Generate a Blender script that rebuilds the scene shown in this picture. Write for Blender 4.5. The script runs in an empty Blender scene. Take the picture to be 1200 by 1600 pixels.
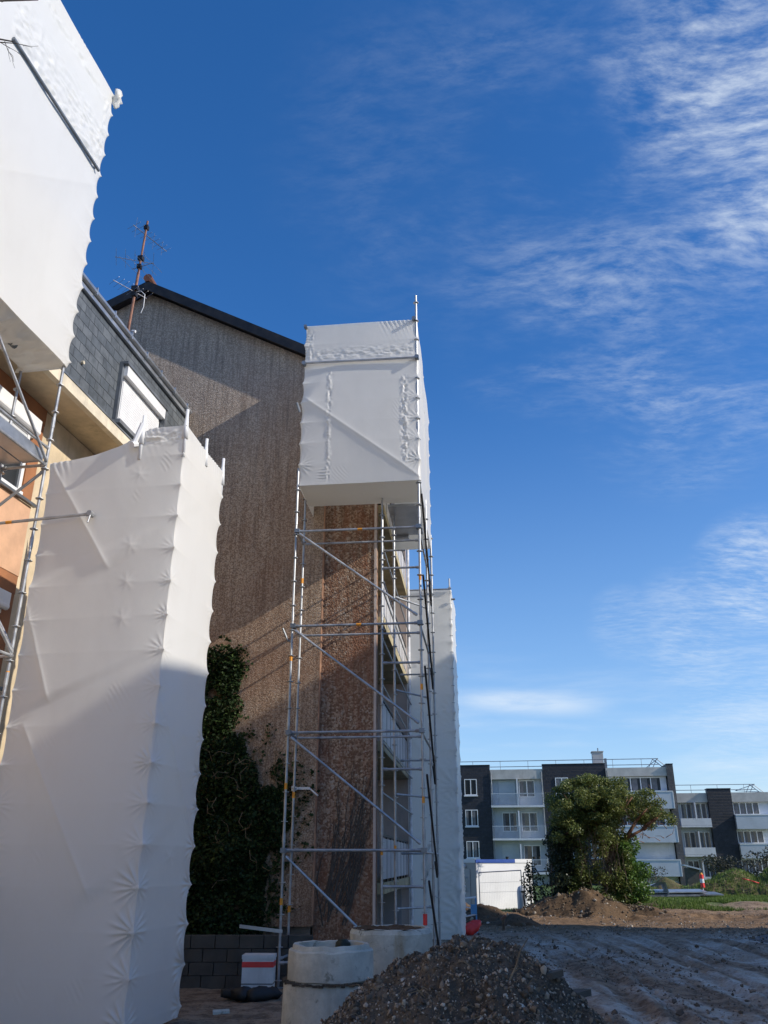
import bpy, math, random
import numpy as np
from math import radians, sin, cos, pi
from mathutils import Vector
random.seed(7)
RNG = np.random.default_rng(11)

# ------------------------------------------------------------------ camera, sky, sun, exposure
S = bpy.context.scene
COL = S.collection
TILT = math.atan(545 / 1300.0)
cam_d = bpy.data.cameras.new('camera')
cam = bpy.data.objects.new('camera', cam_d); COL.objects.link(cam)
cam.location = (0, 0, 1.95)
cam.rotation_euler = (pi / 2 + TILT, 0, 0)
cam_d.sensor_fit = 'VERTICAL'; cam_d.sensor_height = 32.0
cam_d.lens = 32.0 * 1300 / 1600
cam_d.clip_start = 0.1; cam_d.clip_end = 3000
S.camera = cam

SUN_AZ, SUN_EL = radians(106.5), radians(31)
sun_d = bpy.data.lights.new('sun', 'SUN'); sun_d.energy = 3.0; sun_d.angle = radians(0.5)
sun_d.color = (1.0, 0.93, 0.83)
sun = bpy.data.objects.new('sun', sun_d); COL.objects.link(sun)
to_sun = Vector((sin(SUN_AZ) * cos(SUN_EL), cos(SUN_AZ) * cos(SUN_EL), sin(SUN_EL)))
sun.rotation_euler = to_sun.to_track_quat('Z', 'Y').to_euler(); sun.location = (40, -10, 40)

S.view_settings.view_transform = 'Standard'; S.view_settings.look = 'None'
S.view_settings.exposure = 0.62; S.view_settings.gamma = 1.0
try: S.view_settings.use_curve_mapping = False
except Exception: pass
S.render.engine = 'CYCLES'
S.cycles.max_bounces = 6; S.cycles.transparent_max_bounces = 8

class NT:
    """tiny node-tree helper"""
    def __init__(self, tree):
        self.t = tree; self.t.nodes.clear()
    def n(self, typ, ins=None, **kw):
        nd = self.t.nodes.new(typ)
        for k, v in kw.items(): setattr(nd, k, v)
        for k, v in (ins or {}).items():
            s = nd.inputs[k]
            if hasattr(v, 'is_output'): self.t.links.new(v, s)
            else:
                if isinstance(v, tuple) and len(v) == 3 and s.type == 'RGBA': v = (*v, 1)
                s.default_value = v
        return nd
    def math(self, op, a, b=0.0, c=0.0, clamp=False):
        return self.n('ShaderNodeMath', {0: a, 1: b, 2: c}, operation=op, use_clamp=clamp).outputs[0]
    def vmath(self, op, a, b=(0, 0, 0)):
        nd = self.n('ShaderNodeVectorMath', {0: a, 1: b}, operation=op)
        return nd.outputs[1] if op in ('DOT_PRODUCT', 'LENGTH', 'DISTANCE') else nd.outputs[0]
    def ramp(self, fac, stops, interp='LINEAR'):
        nd = self.n('ShaderNodeValToRGB', {0: fac}); cr = nd.color_ramp; cr.interpolation = interp
        while len(cr.elements) < len(stops): cr.elements.new(0.5)
        for e, (p, c) in zip(cr.elements, stops):
            e.position = p; e.color = (*c, 1) if isinstance(c, tuple) else (c, c, c, 1)
        return nd.outputs[0]
    def maprange(self, x, a, b, c=0.0, d=1.0, smooth=True):
        return self.n('ShaderNodeMapRange', {0: x, 1: a, 2: b, 3: c, 4: d},
                      interpolation_type='SMOOTHSTEP' if smooth else 'LINEAR').outputs[0]
    def mix(self, f, a, b, blend='MIX'):
        return self.n('ShaderNodeMix', {0: f, 6: a, 7: b}, data_type='RGBA', blend_type=blend).outputs[2]
    def noise(self, vec, scale, detail=4, rough=0.55, dist=0.0):
        return self.n('ShaderNodeTexNoise', {'Vector': vec, 'Scale': scale, 'Detail': detail, 'Roughness': rough, 'Distortion': dist}).outputs[0]
    def mapping(self, vec, scale=(1, 1, 1), rot=(0, 0, 0), loc=(0, 0, 0)):
        return self.n('ShaderNodeMapping', {0: vec, 1: loc, 2: rot, 3: scale}).outputs[0]

def build_world():
    w = bpy.data.worlds.new('World'); S.world = w; w.use_nodes = True
    T = NT(w.node_tree)
    sky = T.n('ShaderNodeTexSky', sky_type='NISHITA')
    sky.sun_disc = False; sky.sun_elevation = SUN_EL; sky.sun_rotation = SUN_AZ
    sky.altitude = 0; sky.air_density = 1.0; sky.dust_density = 0.35; sky.ozone_density = 3.0
    g = T.n('ShaderNodeTexCoord').outputs['Generated']
    d = T.vmath('NORMALIZE', g)
    sep = T.n('ShaderNodeSeparateXYZ', {0: d})
    z = T.math('MAXIMUM', sep.outputs[2], 0.02)
    # clear-sky colour, deeper and more saturated overhead as in the dry clear air of the photo
    base = T.n('ShaderNodeHueSaturation', {'Saturation': 1.30, 'Value': .93, 'Color': sky.outputs[0]}).outputs[0]
    base = T.mix(1.0, base, (.96, .92, 1.07), 'MULTIPLY')
    # planar cloud layer coordinates: direction / height
    inv = T.math('DIVIDE', 1.0, T.math('ADD', z, 0.12))
    pv = T.n('ShaderNodeVectorMath', {0: d, 'Scale': inv}, operation='SCALE').outputs[0]
    flat = T.vmath('MULTIPLY', pv, (1, 1, 0))
    warp = T.n('ShaderNodeTexNoise', {'Vector': flat, 'Scale': 1.6, 'Detail': 3}).outputs[1]
    wv = T.vmath('ADD', flat, T.vmath('MULTIPLY', T.vmath('SUBTRACT', warp, (.5, .5, .5)), (.22, .22, 0)))
    st = T.mapping(wv, scale=(1.0, 1.5, 1), rot=(0, 0, radians(-24)))
    n1 = T.noise(st, 3.4, 9, 0.6)
    n2 = T.noise(T.mapping(wv, scale=(1.0, 2.2, 1), rot=(0, 0, radians(38))), 17.0, 7, 0.66)
    n3 = T.noise(flat, 1.4, 4, 0.5)
    def blob(px, py, r0, r1):
        a = px - 600; b = -(py - 800)
        v = Vector((a, 1300 * cos(TILT) - b * sin(TILT), 1300 * sin(TILT) + b * cos(TILT))).normalized()
        dt = T.vmath('DOT_PRODUCT', d, tuple(v))
        return T.maprange(dt, cos(radians(r1)), cos(radians(r0)))
    def mx(*a):
        r = a[0]
        for q in a[1:]: r = T.math('MAXIMUM', r, q)
        return r
    thin = mx(T.math('MULTIPLY', blob(1010, 330, 2, 15), .62), T.math('MULTIPLY', blob(900, 450, 1, 11), .42),
              T.math('MULTIPLY', blob(1060, 570, 1, 10), .52), T.math('MULTIPLY', blob(690, 260, 1, 13), .14), T.math('MULTIPLY', blob(900, 120, 1, 13), .30))
    dense = mx(blob(1200, 60, 3, 10), T.math('MULTIPLY', blob(1225, 270, 1, 6), .9), T.math('MULTIPLY', blob(1190, 900, 1, 4.8), .9),
               T.math('MULTIPLY', blob(1090, 985, .5, 5), .5), T.math('MULTIPLY', blob(980, 975, .3, 3), .35), T.math('MULTIPLY', blob(1210, 1110, 1, 8), .4))
    wisp = T.math('MULTIPLY', T.maprange(n1, .34, .74), T.maprange(n2, .28, .76))
    c_thin = T.math('MULTIPLY', T.math('MULTIPLY', thin, wisp), .72)
    puff = T.math('ADD', T.math('MULTIPLY', n2, .5), T.math('MULTIPLY', n1, .5))
    ax = T.math('ABSOLUTE', T.math('SUBTRACT', sep.outputs[0], .17)); az_ = T.math('ABSOLUTE', T.math('SUBTRACT', T.math('SUBTRACT', sep.outputs[2], T.math('MULTIPLY', sep.outputs[0], -.06)), .178))
    bar_ = T.math('MULTIPLY', T.math('MULTIPLY', T.maprange(ax, .11, .02), T.maprange(az_, .020, .0)), T.maprange(n1, .3, .6, .3, .6))
    c_dense = T.math('MULTIPLY', dense, T.maprange(puff, .36, .74))
    low = T.math('MULTIPLY', T.maprange(z, .30, .06), T.maprange(T.noise(T.mapping(d, scale=(1.2, 1.2, 9)), 2.6, 6, .6), .44, .74))
    low = T.math('MULTIPLY', low, T.maprange(n3, .3, .6, .4, 1))
    c = T.math('MINIMUM', T.math('ADD', T.math('ADD', T.math('MULTIPLY', c_thin, .85), T.math('MULTIPLY', c_dense, .78)), T.math('ADD', bar_, T.math('MULTIPLY', low, .5))), .93)
    hz = T.math('MULTIPLY', T.maprange(z, .55, .0), .34)
    withhaze = T.mix(hz, base, (2.7, 4.1, 5.4))
    col = T.mix(c, withhaze, (4.6, 5.1, 5.6))
    bg = T.n('ShaderNodeBackground', {0: col, 1: 0.117})
    T.t.links.new(bg.outputs[0], T.n('ShaderNodeOutputWorld').inputs[0])
build_world()

# ------------------------------------------------------------------ numpy noise
def _hash(ix, iy, seed):
    h = (ix.astype(np.int64) * 374761393 + iy.astype(np.int64) * 668265263 + seed * 974634777) & 0x7fffffff
    h = ((h ^ (h >> 13)) * 1274126177) & 0x7fffffff
    return ((h ^ (h >> 16)) & 0xffff) / 65535.0
def vnoise(x, y, seed=0):
    x = np.asarray(x, float); y = np.asarray(y, float)
    ix = np.floor(x); iy = np.floor(y); fx = x - ix; fy = y - iy
    fx = fx * fx * (3 - 2 * fx); fy = fy * fy * (3 - 2 * fy)
    a = _hash(ix, iy, seed); b = _hash(ix + 1, iy, seed); c = _hash(ix, iy + 1, seed); d = _hash(ix + 1, iy + 1, seed)
    return (a * (1 - fx) + b * fx) * (1 - fy) + (c * (1 - fx) + d * fx) * fy - 0.5
def fbm(x, y, seed=0, octv=4, gain=0.5):
    r = 0; a = 1.0; f = 1.0
    for i in range(octv):
        r = r + a * vnoise(x * f + 17.3 * i, y * f - 9.1 * i, seed + i); a *= gain; f *= 2.03
    return r
def sstep(x, a, b):
    t = np.clip((x - a) / (b - a), 0, 1); return t * t * (3 - 2 * t)

# ------------------------------------------------------------------ materials
MATS = {}
def new_mat(name):
    m = bpy.data.materials.new(name); m.use_nodes = True; MATS[name] = m
    return m, NT(m.node_tree)
def finish(T, m, shader):
    T.t.links.new(shader, T.n('ShaderNodeOutputMaterial').inputs[0]); return m
def simple(name, col, rough=.6, metal=0.0, var=.25, scale=6.0, bump=0.0, bscale=60.0, spec=.5, grime=0.0):
    m, T = new_mat(name)
    oc = T.n('ShaderNodeTexCoord').outputs['Object']
    n = T.noise(oc, scale, 6, .6)
    c = T.mix(T.maprange(n, .3, .7), tuple(x * (1 - var) for x in col), tuple(min(1, x * (1 + var)) for x in col))
    if grime:
        gn = T.noise(T.mapping(oc, scale=(1, 1, .25)), scale * .7, 8, .7)
        c = T.mix(T.math('MULTIPLY', T.maprange(gn, .52, .75), grime), c, (.09, .075, .055))
    ins = {'Base Color': c, 'Roughness': T.maprange(n, .2, .8, max(0, rough - .1), min(1, rough + .1)), 'Metallic': metal, 'Specular IOR Level': spec}
    if bump:
        b = T.n('ShaderNodeBump', {'Strength': bump, 'Distance': .02, 'Height': T.noise(oc, bscale, 5, .6)})
        ins['Normal'] = b.outputs[0]
    return finish(T, m, T.n('ShaderNodeBsdfPrincipled', ins).outputs[0])

def make_materials():
    # shrink film: glossy white plastic that lets some light through
    m, T = new_mat('shrink_film')
    oc = T.n('ShaderNodeTexCoord').outputs['Object']
    n = T.noise(oc, 1.1, 5, .6)
    dirt = T.maprange(T.noise(T.mapping(oc, scale=(1, 1, .5)), 2.3, 8, .7), .45, .8)
    c = T.mix(n, (.86, .845, .79), (.92, .905, .85))
    c = T.mix(T.math('MULTIPLY', dirt, .12), c, (.55, .50, .42))
    bump = T.n('ShaderNodeBump', {'Strength': .07, 'Distance': .01, 'Height': T.noise(T.mapping(oc, scale=(1, 1, .6)), 16, 6, .6)})
    p = T.n('ShaderNodeBsdfPrincipled', {'Base Color': c, 'Roughness': .33, 'Specular IOR Level': .45, 'Normal': bump.outputs[0]})
    tr = T.n('ShaderNodeBsdfTranslucent', {'Color': (.88, .86, .79, 1), 'Normal': bump.outputs[0]})
    finish(T, m, T.n('ShaderNodeMixShader', {0: .33, 1: p.outputs[0], 2: tr.outputs[0]}).outputs[0])

    # pebble-dash render of the gable
    def pebble(name, dark, light, red, stain, vs=24.0, grey_top=False):
        m, T = new_mat(name)
        oc = T.n('ShaderNodeTexCoord').outputs['Object']
        vor = T.n('ShaderNodeTexVoronoi', {'Vector': oc, 'Scale': vs, 'Randomness': 1.0})
        cell = T.n('ShaderNodeSeparateColor', {0: vor.outputs[1]}).outputs[0]
        streak = T.noise(T.mapping(oc, scale=(7, 7, .28)), 2.2, 7, .68)
        big = T.noise(oc, .45, 5, .6)
        c = T.mix(T.maprange(cell, .15, .9), dark, light)
        c = T.mix(T.math('MULTIPLY', T.maprange(cell, .86, .93), .55), c, (.46, .42, .36))
        c = T.mix(T.math('MULTIPLY', T.maprange(streak, .42, .68), .55), c, tuple(x * .42 for x in dark))
        c = T.mix(T.math('MULTIPLY', T.maprange(big, .4, .66), red), c, (.24, .115, .065))
        if grey_top:     # paler and greyer towards the verge, broken by vertical streaks
            zz = T.n('ShaderNodeSeparateXYZ', {0: oc}).outputs[2]
            xx = T.n('ShaderNodeSeparateXYZ', {0: oc}).outputs[0]
            s2 = T.noise(T.mapping(oc, scale=(4, 4, .12)), 1.7, 6, .65)
            up = T.maprange(T.math('ADD', T.math('ADD', zz, T.math('MULTIPLY', T.math('ABSOLUTE', T.math('ADD', xx, 1.0)), .3)), T.math('MULTIPLY', T.math('SUBTRACT', s2, .5), 9.0)), 8.5, 14.5)
            grey = T.mix(T.maprange(cell, .15, .9), (.40, .335, .265), (.64, .535, .425))
            grey = T.mix(T.math('MULTIPLY', T.maprange(streak, .46, .66), .6), grey, (.22, .19, .16))
            c = T.mix(T.math('MULTIPLY', up, .6), c, grey)
        if stain:
            vz = T.noise(T.mapping(oc, scale=(3, 3, .35)), 2.0, 6, .6)
            c = T.mix(T.math('MULTIPLY', T.maprange(vz, .44, .62), stain), c, (.27, .105, .055))
        h = T.math('SUBTRACT', 1.0, vor.outputs[0])
        b = T.n('ShaderNodeBump', {'Strength': .55, 'Distance': .02, 'Height': h})
        finish(T, m, T.n('ShaderNodeBsdfPrincipled', {'Base Color': c, 'Roughness': .88, 'Specular IOR Level': .25, 'Normal': b.outputs[0]}).outputs[0])
    pebble('pebble_grey', (.27, .185, .125), (.56, .42, .30), .40, 0, 46, True)
    pebble('pebble_red', (.20, .115, .072), (.48, .34, .235), .45, .36, 28)

    # slate cladding
    def slate(name, sx, col1, col2, mort):
        m, T = new_mat(name)
        oc = T.n('ShaderNodeTexCoord').outputs['Object']
        sp = T.n('ShaderNodeSeparateXYZ', {0: oc})
        vec = T.n('ShaderNodeCombineXYZ', {0: T.math('ADD', sp.outputs[1], sp.outputs[0]), 1: sp.outputs[2], 2: 0.0}).outputs[0]
        br = T.n('ShaderNodeTexBrick', {'Vector': vec, 'Color1': (*col1, 1), 'Color2': (*col2, 1), 'Mortar': (*mort, 1), 'Scale': 1.0,
                 'Mortar Size': .008, 'Brick Width': .34 * sx, 'Row Height': .21 * sx, 'Bias': 0.1}, offset=.5)
        n = T.noise(oc, 5, 6, .65)
        c = T.mix(T.maprange(n, .35, .7), br.outputs[0], (.20, .21, .215), 'MULTIPLY')
        c = T.mix(.55, br.outputs[0], c)
        # each course tips out at its lower edge
        fr = T.math('FRACT', T.math('DIVIDE', sp.outputs[2], .21 * sx))
        hgt = T.math('SUBTRACT', T.math('MULTIPLY', T.math('SUBTRACT', 1.0, fr), .6), br.outputs[1])
        b = T.n('ShaderNodeBump', {'Strength': .5, 'Distance': .02, 'Height': hgt})
        finish(T, m, T.n('ShaderNodeBsdfPrincipled', {'Base Color': c, 'Roughness': .55, 'Normal': b.outputs[0]}).outputs[0])
    slate('slate', 1.0, (.085, .10, .112), (.135, .15, .16), (.03, .033, .036))
    slate('dark_slate', 1.2, (.014, .016, .024), (.026, .028, .038), (.012, .012, .015))
    slate('grey_slate', 1.2, (.060, .062, .068), (.085, .086, .090), (.03, .03, .033))

    # concrete ring
    m, T = new_mat('ring_concrete')
    oc = T.n('ShaderNodeTexCoord').outputs['Object']
    n = T.noise(oc, 3.2, 8, .66); f = T.noise(oc, 38, 4, .6)
    st = T.noise(T.mapping(oc, scale=(1, 1, .18)), 5, 6, .6)
    c = T.mix(T.maprange(n, .32, .7), (.40, .395, .335), (.62, .61, .52))
    c = T.mix(T.math('MULTIPLY', T.maprange(st, .55, .72), .6), c, (.30, .22, .11))
    c = T.mix(T.math('MULTIPLY', T.maprange(T.noise(oc, 7, 7, .7), .56, .7), .7), c, (.105, .105, .07))
    c = T.mix(T.math('MULTIPLY', T.maprange(f, .6, .8), .5), c, (.12, .115, .095))
    b = T.n('ShaderNodeBump', {'Strength': .5, 'Distance': .012, 'Height': T.noise(oc, 34, 6, .7)})
    finish(T, m, T.n('ShaderNodeBsdfPrincipled', {'Base Color': c, 'Roughness': .85, 'Normal': b.outputs[0]}).outputs[0])

    # galvanised tube
    m, T = new_mat('galvanised')
    oc = T.n('ShaderNodeTexCoord').outputs['Object']
    n = T.noise(oc, 4.5, 6, .65)
    c = T.mix(T.maprange(n, .35, .65), (.33, .34, .35), (.52, .53, .53))
    c = T.mix(T.math('MULTIPLY', T.maprange(T.noise(oc, 2.1, 6, .7), .6, .72), .6), c, (.24, .15, .085))
    finish(T, m, T.n('ShaderNodeBsdfPrincipled', {'Base Color': c, 'Roughness': T.maprange(n, .3, .7, .34, .58), 'Metallic': .55}).outputs[0])

    # ground: mud, clay, wet films, rough grass
    m, T = new_mat('site_ground')
    oc = T.n('ShaderNodeTexCoord').outputs['Object']
    sp = T.n('ShaderNodeSeparateXYZ', {0: oc}); X, Y = sp.outputs[0], sp.outputs[1]
    n1 = T.noise(oc, .55, 7, .62); n2 = T.noise(oc, 3.2, 8, .68); n3 = T.noise(oc, 19, 6, .7)
    mud = T.mix(T.maprange(n2, .36, .64), (.17, .115, .075), (.39, .285, .19))
    mud = T.mix(T.math('MULTIPLY', T.maprange(n3, .54, .68), .75), mud, (.33, .285, .235))
    mud = T.mix(T.math('MULTIPLY', T.maprange(n3, .46, .34), .7), mud, (.040, .030, .022))
    clay = T.mix(T.maprange(n2, .35, .68), (.13, .075, .034), (.28, .165, .078))
    yc = T.math('ADD', Y, T.math('MULTIPLY', T.math('SUBTRACT', n1, .5), 6.0))
    claym = T.math('MULTIPLY', T.maprange(yc, 26.0, 29.0), T.maprange(yc, 39.0, 35.0))
    c = T.mix(T.math('MULTIPLY', claym, .9), mud, clay)
    # paler streaks along the haul track: wet sky sheen put into the colour
    along = T.noise(T.mapping(oc, scale=(1.5, .16, 1), rot=(0, 0, radians(7))), 1.0, 6, .6)
    nearm = T.maprange(Y, 29.0, 24.0)
    pale_sheen = T.math('MULTIPLY', T.math('MULTIPLY', T.maprange(along, .42, .54), nearm), T.maprange(X, .5, 2.2))
    c = T.mix(T.math('MULTIPLY', pale_sheen, T.maprange(n3, .35, .6, .25, .75)), c, (.47, .41, .335))
    gm = T.math('MULTIPLY', T.maprange(yc, 37.5, 39.5), T.maprange(n2, .28, .42))
    grass = T.mix(n2, (.055, .095, .018), (.13, .20, .045))
    c = T.mix(gm, c, grass)
    # film of water: smooth where the painted sheen lies and in hollows
    wet = T.math('MULTIPLY', pale_sheen, T.maprange(T.noise(oc, 1.3, 5, .6), .38, .55))
    rough = T.math('SUBTRACT', .92, T.math('MULTIPLY', wet, .45))
    b = T.n('ShaderNodeBump', {'Strength': T.math('SUBTRACT', .8, T.math('MULTIPLY', wet, .6)), 'Distance': .07, 'Height': T.math('ADD', n3, T.math('MULTIPLY', n2, 1.2))})
    finish(T, m, T.n('ShaderNodeBsdfPrincipled', {'Base Color': c, 'Roughness': rough, 'Specular IOR Level': .32, 'Normal': b.outputs[0]}).outputs[0])

    def soil(name, a, bcol, pale, pamt=.5):
        m, T = new_mat(name)
        oc = T.n('ShaderNodeTexCoord').outputs['Object']
        n = T.noise(oc, 2.4, 8, .7); f = T.noise(oc, 16, 7, .7)
        c = T.mix(T.maprange(n, .33, .67), a, bcol)
        c = T.mix(T.math('MULTIPLY', T.maprange(f, .55, .74), pamt), c, pale)
        bb = T.n('ShaderNodeBump', {'Strength': .9, 'Distance': .05, 'Height': T.math('ADD', f, n)})
        finish(T, m, T.n('ShaderNodeBsdfPrincipled', {'Base Color': c, 'Roughness': .9, 'Specular IOR Level': .25, 'Normal': bb.outputs[0]}).outputs[0])
    soil('rubble_soil', (.070, .057, .042), (.165, .132, .096), (.30, .26, .20))
    soil('brown_soil', (.070, .044, .024), (.15, .095, .052), (.24, .17, .105))
    soil('mossy_soil', (.085, .10, .028), (.16, .115, .062), (.14, .20, .05), .8)
    soil('grey_gravel', (.13, .13, .13), (.25, .245, .235), (.36, .35, .34))

    # things tinted by a per-face attribute (leaves, stones, grass)
    def tinted(name, stops, rough, transl=0.0, spec=.4):
        m, T = new_mat(name)
        at = T.n('ShaderNodeAttribute', attribute_name='tint').outputs[2]
        c = T.ramp(at, stops)
        p = T.n('ShaderNodeBsdfPrincipled', {'Base Color': c, 'Roughness': rough, 'Specular IOR Level': spec}).outputs[0]
        if transl:
            tr = T.n('ShaderNodeBsdfTranslucent', {'Color': c}).outputs[0]
            p = T.n('ShaderNodeMixShader', {0: transl, 1: p, 2: tr}).outputs[0]
        finish(T, m, p)
    tinted('stones', [(0, (.055, .042, .029)), (.4, (.13, .10, .068)), (.75, (.25, .195, .135)), (.93, (.40, .345, .27)), (1, (.58, .53, .44))], .75)
    tinted('clods', [(0, (.10, .078, .058)), (.5, (.21, .165, .125)), (.9, (.36, .30, .235)), (1, (.48, .44, .38))], .85)
    tinted('leaf_olive', [(0, (.05, .07, .016)), (.5, (.145, .18, .042)), (.85, (.28, .30, .085)), (1, (.36, .29, .11))], .5, .3)
    tinted('leaf_green', [(0, (.022, .050, .012)), (.5, (.085, .17, .03)), (1, (.26, .38, .08))], .42, .3)
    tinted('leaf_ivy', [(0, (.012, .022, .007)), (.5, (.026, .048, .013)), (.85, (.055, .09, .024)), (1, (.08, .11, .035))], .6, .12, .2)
    tinted('leaf_ivy_pale', [(0, (.05, .075, .02)), (.5, (.11, .15, .04)), (1, (.2, .235, .08))], .4, .25)
    tinted('leaf_dark', [(0, (.012, .020, .010)), (.5, (.03, .045, .018)), (1, (.08, .085, .035))], .5, .15)
    tinted('hedge_leaf', [(0, (.030, .032, .022)), (.5, (.065, .068, .045)), (1, (.14, .13, .09))], .6, .15)
    tinted('grass_blade', [(0, (.06, .10, .015)), (.6, (.13, .21, .035)), (1, (.24, .29, .08))], .5, .3)

    simple('bark', (.13, .085, .055), .9, var=.4, scale=9, bump=.6, bscale=40)
    simple('orange_bark', (.20, .10, .055), .85, var=.4, scale=7, bump=.5)
    simple('bare_twig', (.075, .065, .055), .8, var=.3)
    simple('dry_stem', (.20, .15, .09), .85, var=.3)
    simple('cream_render', (.62, .50, .33), .85, var=.14, scale=2.2, bump=.3, bscale=90, grime=.5)
    simple('cream_fascia', (.68, .60, .45), .8, var=.15, scale=3, bump=.3, grime=.45)
    simple('orange_render', (.60, .36, .22), .85, var=.12, scale=2.5, bump=.25, bscale=120)
    simple('lit_reveal_render', (.42, .24, .15), .85, var=.3, scale=3, bump=.25, bscale=120)  # orange tone of sunlight on the gable reveal, as a base colour
    simple('rust_render', (.33, .14, .06), .85, var=.15, scale=2.5, bump=.25, bscale=120)
    simple('white_pvc', (.78, .78, .77), .35, var=.04, scale=3)
    simple('white_paint', (.66, .68, .70), .6, var=.07, scale=1.4, grime=.16)
    simple('bluish_white', (.50, .54, .58), .6, var=.06, scale=1.0, grime=.12)
    simple('shutter_white', (.60, .61, .61), .5, var=.05, scale=2)
    simple('parapet_grey', (.52, .50, .46), .75, var=.12, scale=1.5, grime=.3)
    simple('zinc', (.42, .44, .46), .38, .75, var=.15, scale=3)
    simple('zinc_dark', (.22, .24, .26), .45, .6, var=.2, scale=3)
    simple('roof_tile', (.035, .032, .035), .7, var=.3, scale=5, bump=.4)
    simple('ridge_clay', (.16, .06, .035), .8, var=.3)
    simple('dark_gap', (.012, .012, .013), .9, var=.2)
    simple('black_metal', (.022, .020, .019), .45, .3, var=.3)
    simple('dark_rail', (.05, .042, .036), .5, .4, var=.3, scale=9)
    simple('yellow_paint', (.42, .35, .20), .8, var=.3, scale=1.6, bump=.2, grime=.5)
    simple('pink_plaster', (.62, .52, .45), .8, var=.1, scale=1.5, grime=.3)
    simple('grey_panel', (.34, .34, .34), .6, var=.07, scale=1.2, grime=.2)
    simple('guard_panel', (.50, .48, .46), .55, var=.1, scale=1.2, grime=.35)
    simple('deck_wood', (.25, .18, .11), .75, var=.35, scale=6, bump=.3)
    simple('rust_mast', (.24, .12, .08), .7, .4, var=.4, scale=8)
    simple('aerial_metal', (.34, .34, .36), .4, .8, var=.2)
    simple('orange_tape', (.85, .34, .03), .6, var=.15)
    simple('red_plastic', (.80, .05, .045), .45, var=.12)
    simple('white_plastic', (.72, .70, .66), .5, var=.08, scale=4, grime=.25)
    simple('blue_plastic', (.09, .30, .55), .5, var=.12)
    simple('blue_band', (.018, .075, .33), .45, var=.06)
    simple('cabin_white', (.80, .80, .78), .45, var=.04, scale=1.5, grime=.1)
    simple('cabin_grey', (.30, .29, .28), .55, var=.06)
    simple('curtain', (.16, .16, .165), .8, var=.2, scale=5)
    simple('black_rubber', (.02, .02, .02), .65, var=.3)
    simple('plinth_concrete', (.085, .08, .068), .9, var=.25, scale=3, bump=.4, grime=.5)
    simple('clay_brick', (.19, .17, .14), .9, var=.35, scale=3, bump=.5)
    simple('mast_white', (.75, .75, .75), .5)
    simple('far_wall', (.70, .67, .61), .8, var=.08, scale=.8, grime=.2)
    m, T = new_mat('glass')
    oc = T.n('ShaderNodeTexCoord').outputs['Object']
    n = T.noise(oc, .8, 3, .5)
    finish(T, m, T.n('ShaderNodeBsdfPrincipled', {'Base Color': T.mix(n, (.012, .015, .018), (.05, .055, .06)), 'Roughness': .06, 'Specular IOR Level': .8}).outputs[0])
make_materials()
M = MATS

# ------------------------------------------------------------------ mesh builder (coordinates: v = right, u = away, z = up in a frame)
class MB:
    def __init__(self): self.v = []; self.f = []
    def add(self, verts, faces):
        o = len(self.v); self.v += [tuple(map(float, p)) for p in verts]; self.f += [tuple(i + o for i in f) for f in faces]; return self
    def box(self, x0, x1, y0, y1, z0, z1):
        return self.add([(x0, y0, z0), (x1, y0, z0), (x1, y1, z0), (x0, y1, z0), (x0, y0, z1), (x1, y0, z1), (x1, y1, z1), (x0, y1, z1)],
                        [(0, 3, 2, 1), (4, 5, 6, 7), (0, 1, 5, 4), (1, 2, 6, 5), (2, 3, 7, 6), (3, 0, 4, 7)])
    def tube(self, p, q, r=.024, n=8, r2=None, caps=True):
        p = Vector(p); q = Vector(q); d = q - p
        if d.length < 1e-6: return self
        a = d.normalized(); b = a.orthogonal().normalized(); c = a.cross(b); r2 = r if r2 is None else r2
        vs = []
        for k in range(n):
            t = 2 * pi * k / n; o = b * cos(t) + c * sin(t); vs.append(p + o * r); vs.append(q + o * r2)
        fs = [(2 * k, 2 * ((k + 1) % n), 2 * ((k + 1) % n) + 1, 2 * k + 1) for k in range(n)]
        if caps: fs += [tuple(2 * k for k in range(n))[::-1], tuple(2 * k + 1 for k in range(n))]
        return self.add(vs, fs)
    def path(self, pts, r=.02, n=7, r2=None):
        m = len(pts)
        for i in range(m - 1):
            ra = r if r2 is None else r + (r2 - r) * i / (m - 1); rb = r if r2 is None else r + (r2 - r) * (i + 1) / (m - 1)
            self.tube(pts[i], pts[i + 1], ra, n, rb)
        return self
    def lathe(self, c, prof, n=40):
        vs = []; fs = []
        for k in range(n):
            t = 2 * pi * k / n
            for r, z in prof: vs.append((c[0] + r * cos(t), c[1] + r * sin(t), c[2] + z))
        m = len(prof)
        for k in range(n):
            for i in range(m - 1):
                a = k * m + i; b = ((k + 1) % n) * m + i; fs.append((a, b, b + 1, a + 1))
        return self.add(vs, fs)
    def prism_u(self, poly, u0, u1):      # polygon in (v,z) extruded along u
        n = len(poly)
        vs = [(p[0], u0, p[1]) for p in poly] + [(p[0], u1, p[1]) for p in poly]
        return self.add(vs, [tuple(range(n)), tuple(range(2 * n - 1, n - 1, -1))] + [(i, i + n, (i + 1) % n + n, (i + 1) % n) for i in range(n)])
    def prism_v(self, poly, v0, v1):      # polygon in (u,z) extruded along v
        n = len(poly)
        vs = [(v0, p[0], p[1]) for p in poly] + [(v1, p[0], p[1]) for p in poly]
        return self.add(vs, [tuple(range(n))[::-1], tuple(range(n, 2 * n))] + [(i, (i + 1) % n, (i + 1) % n + n, i + n) for i in range(n)])
    def grid(self, P):                     # P: (rows, cols, 3)
        r, c = P.shape[:2]
        fs = [(i * c + j, i * c + j + 1, (i + 1) * c + j + 1, (i + 1) * c + j) for i in range(r - 1) for j in range(c - 1)]
        return self.add(P.reshape(-1, 3).tolist(), fs)

def tag(o, label=None, cat=None, group=None, kind=None):
    if label: o['label'] = label
    if cat: o['category'] = cat
    if group: o['group'] = group
    if kind: o['kind'] = kind
    return o

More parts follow.
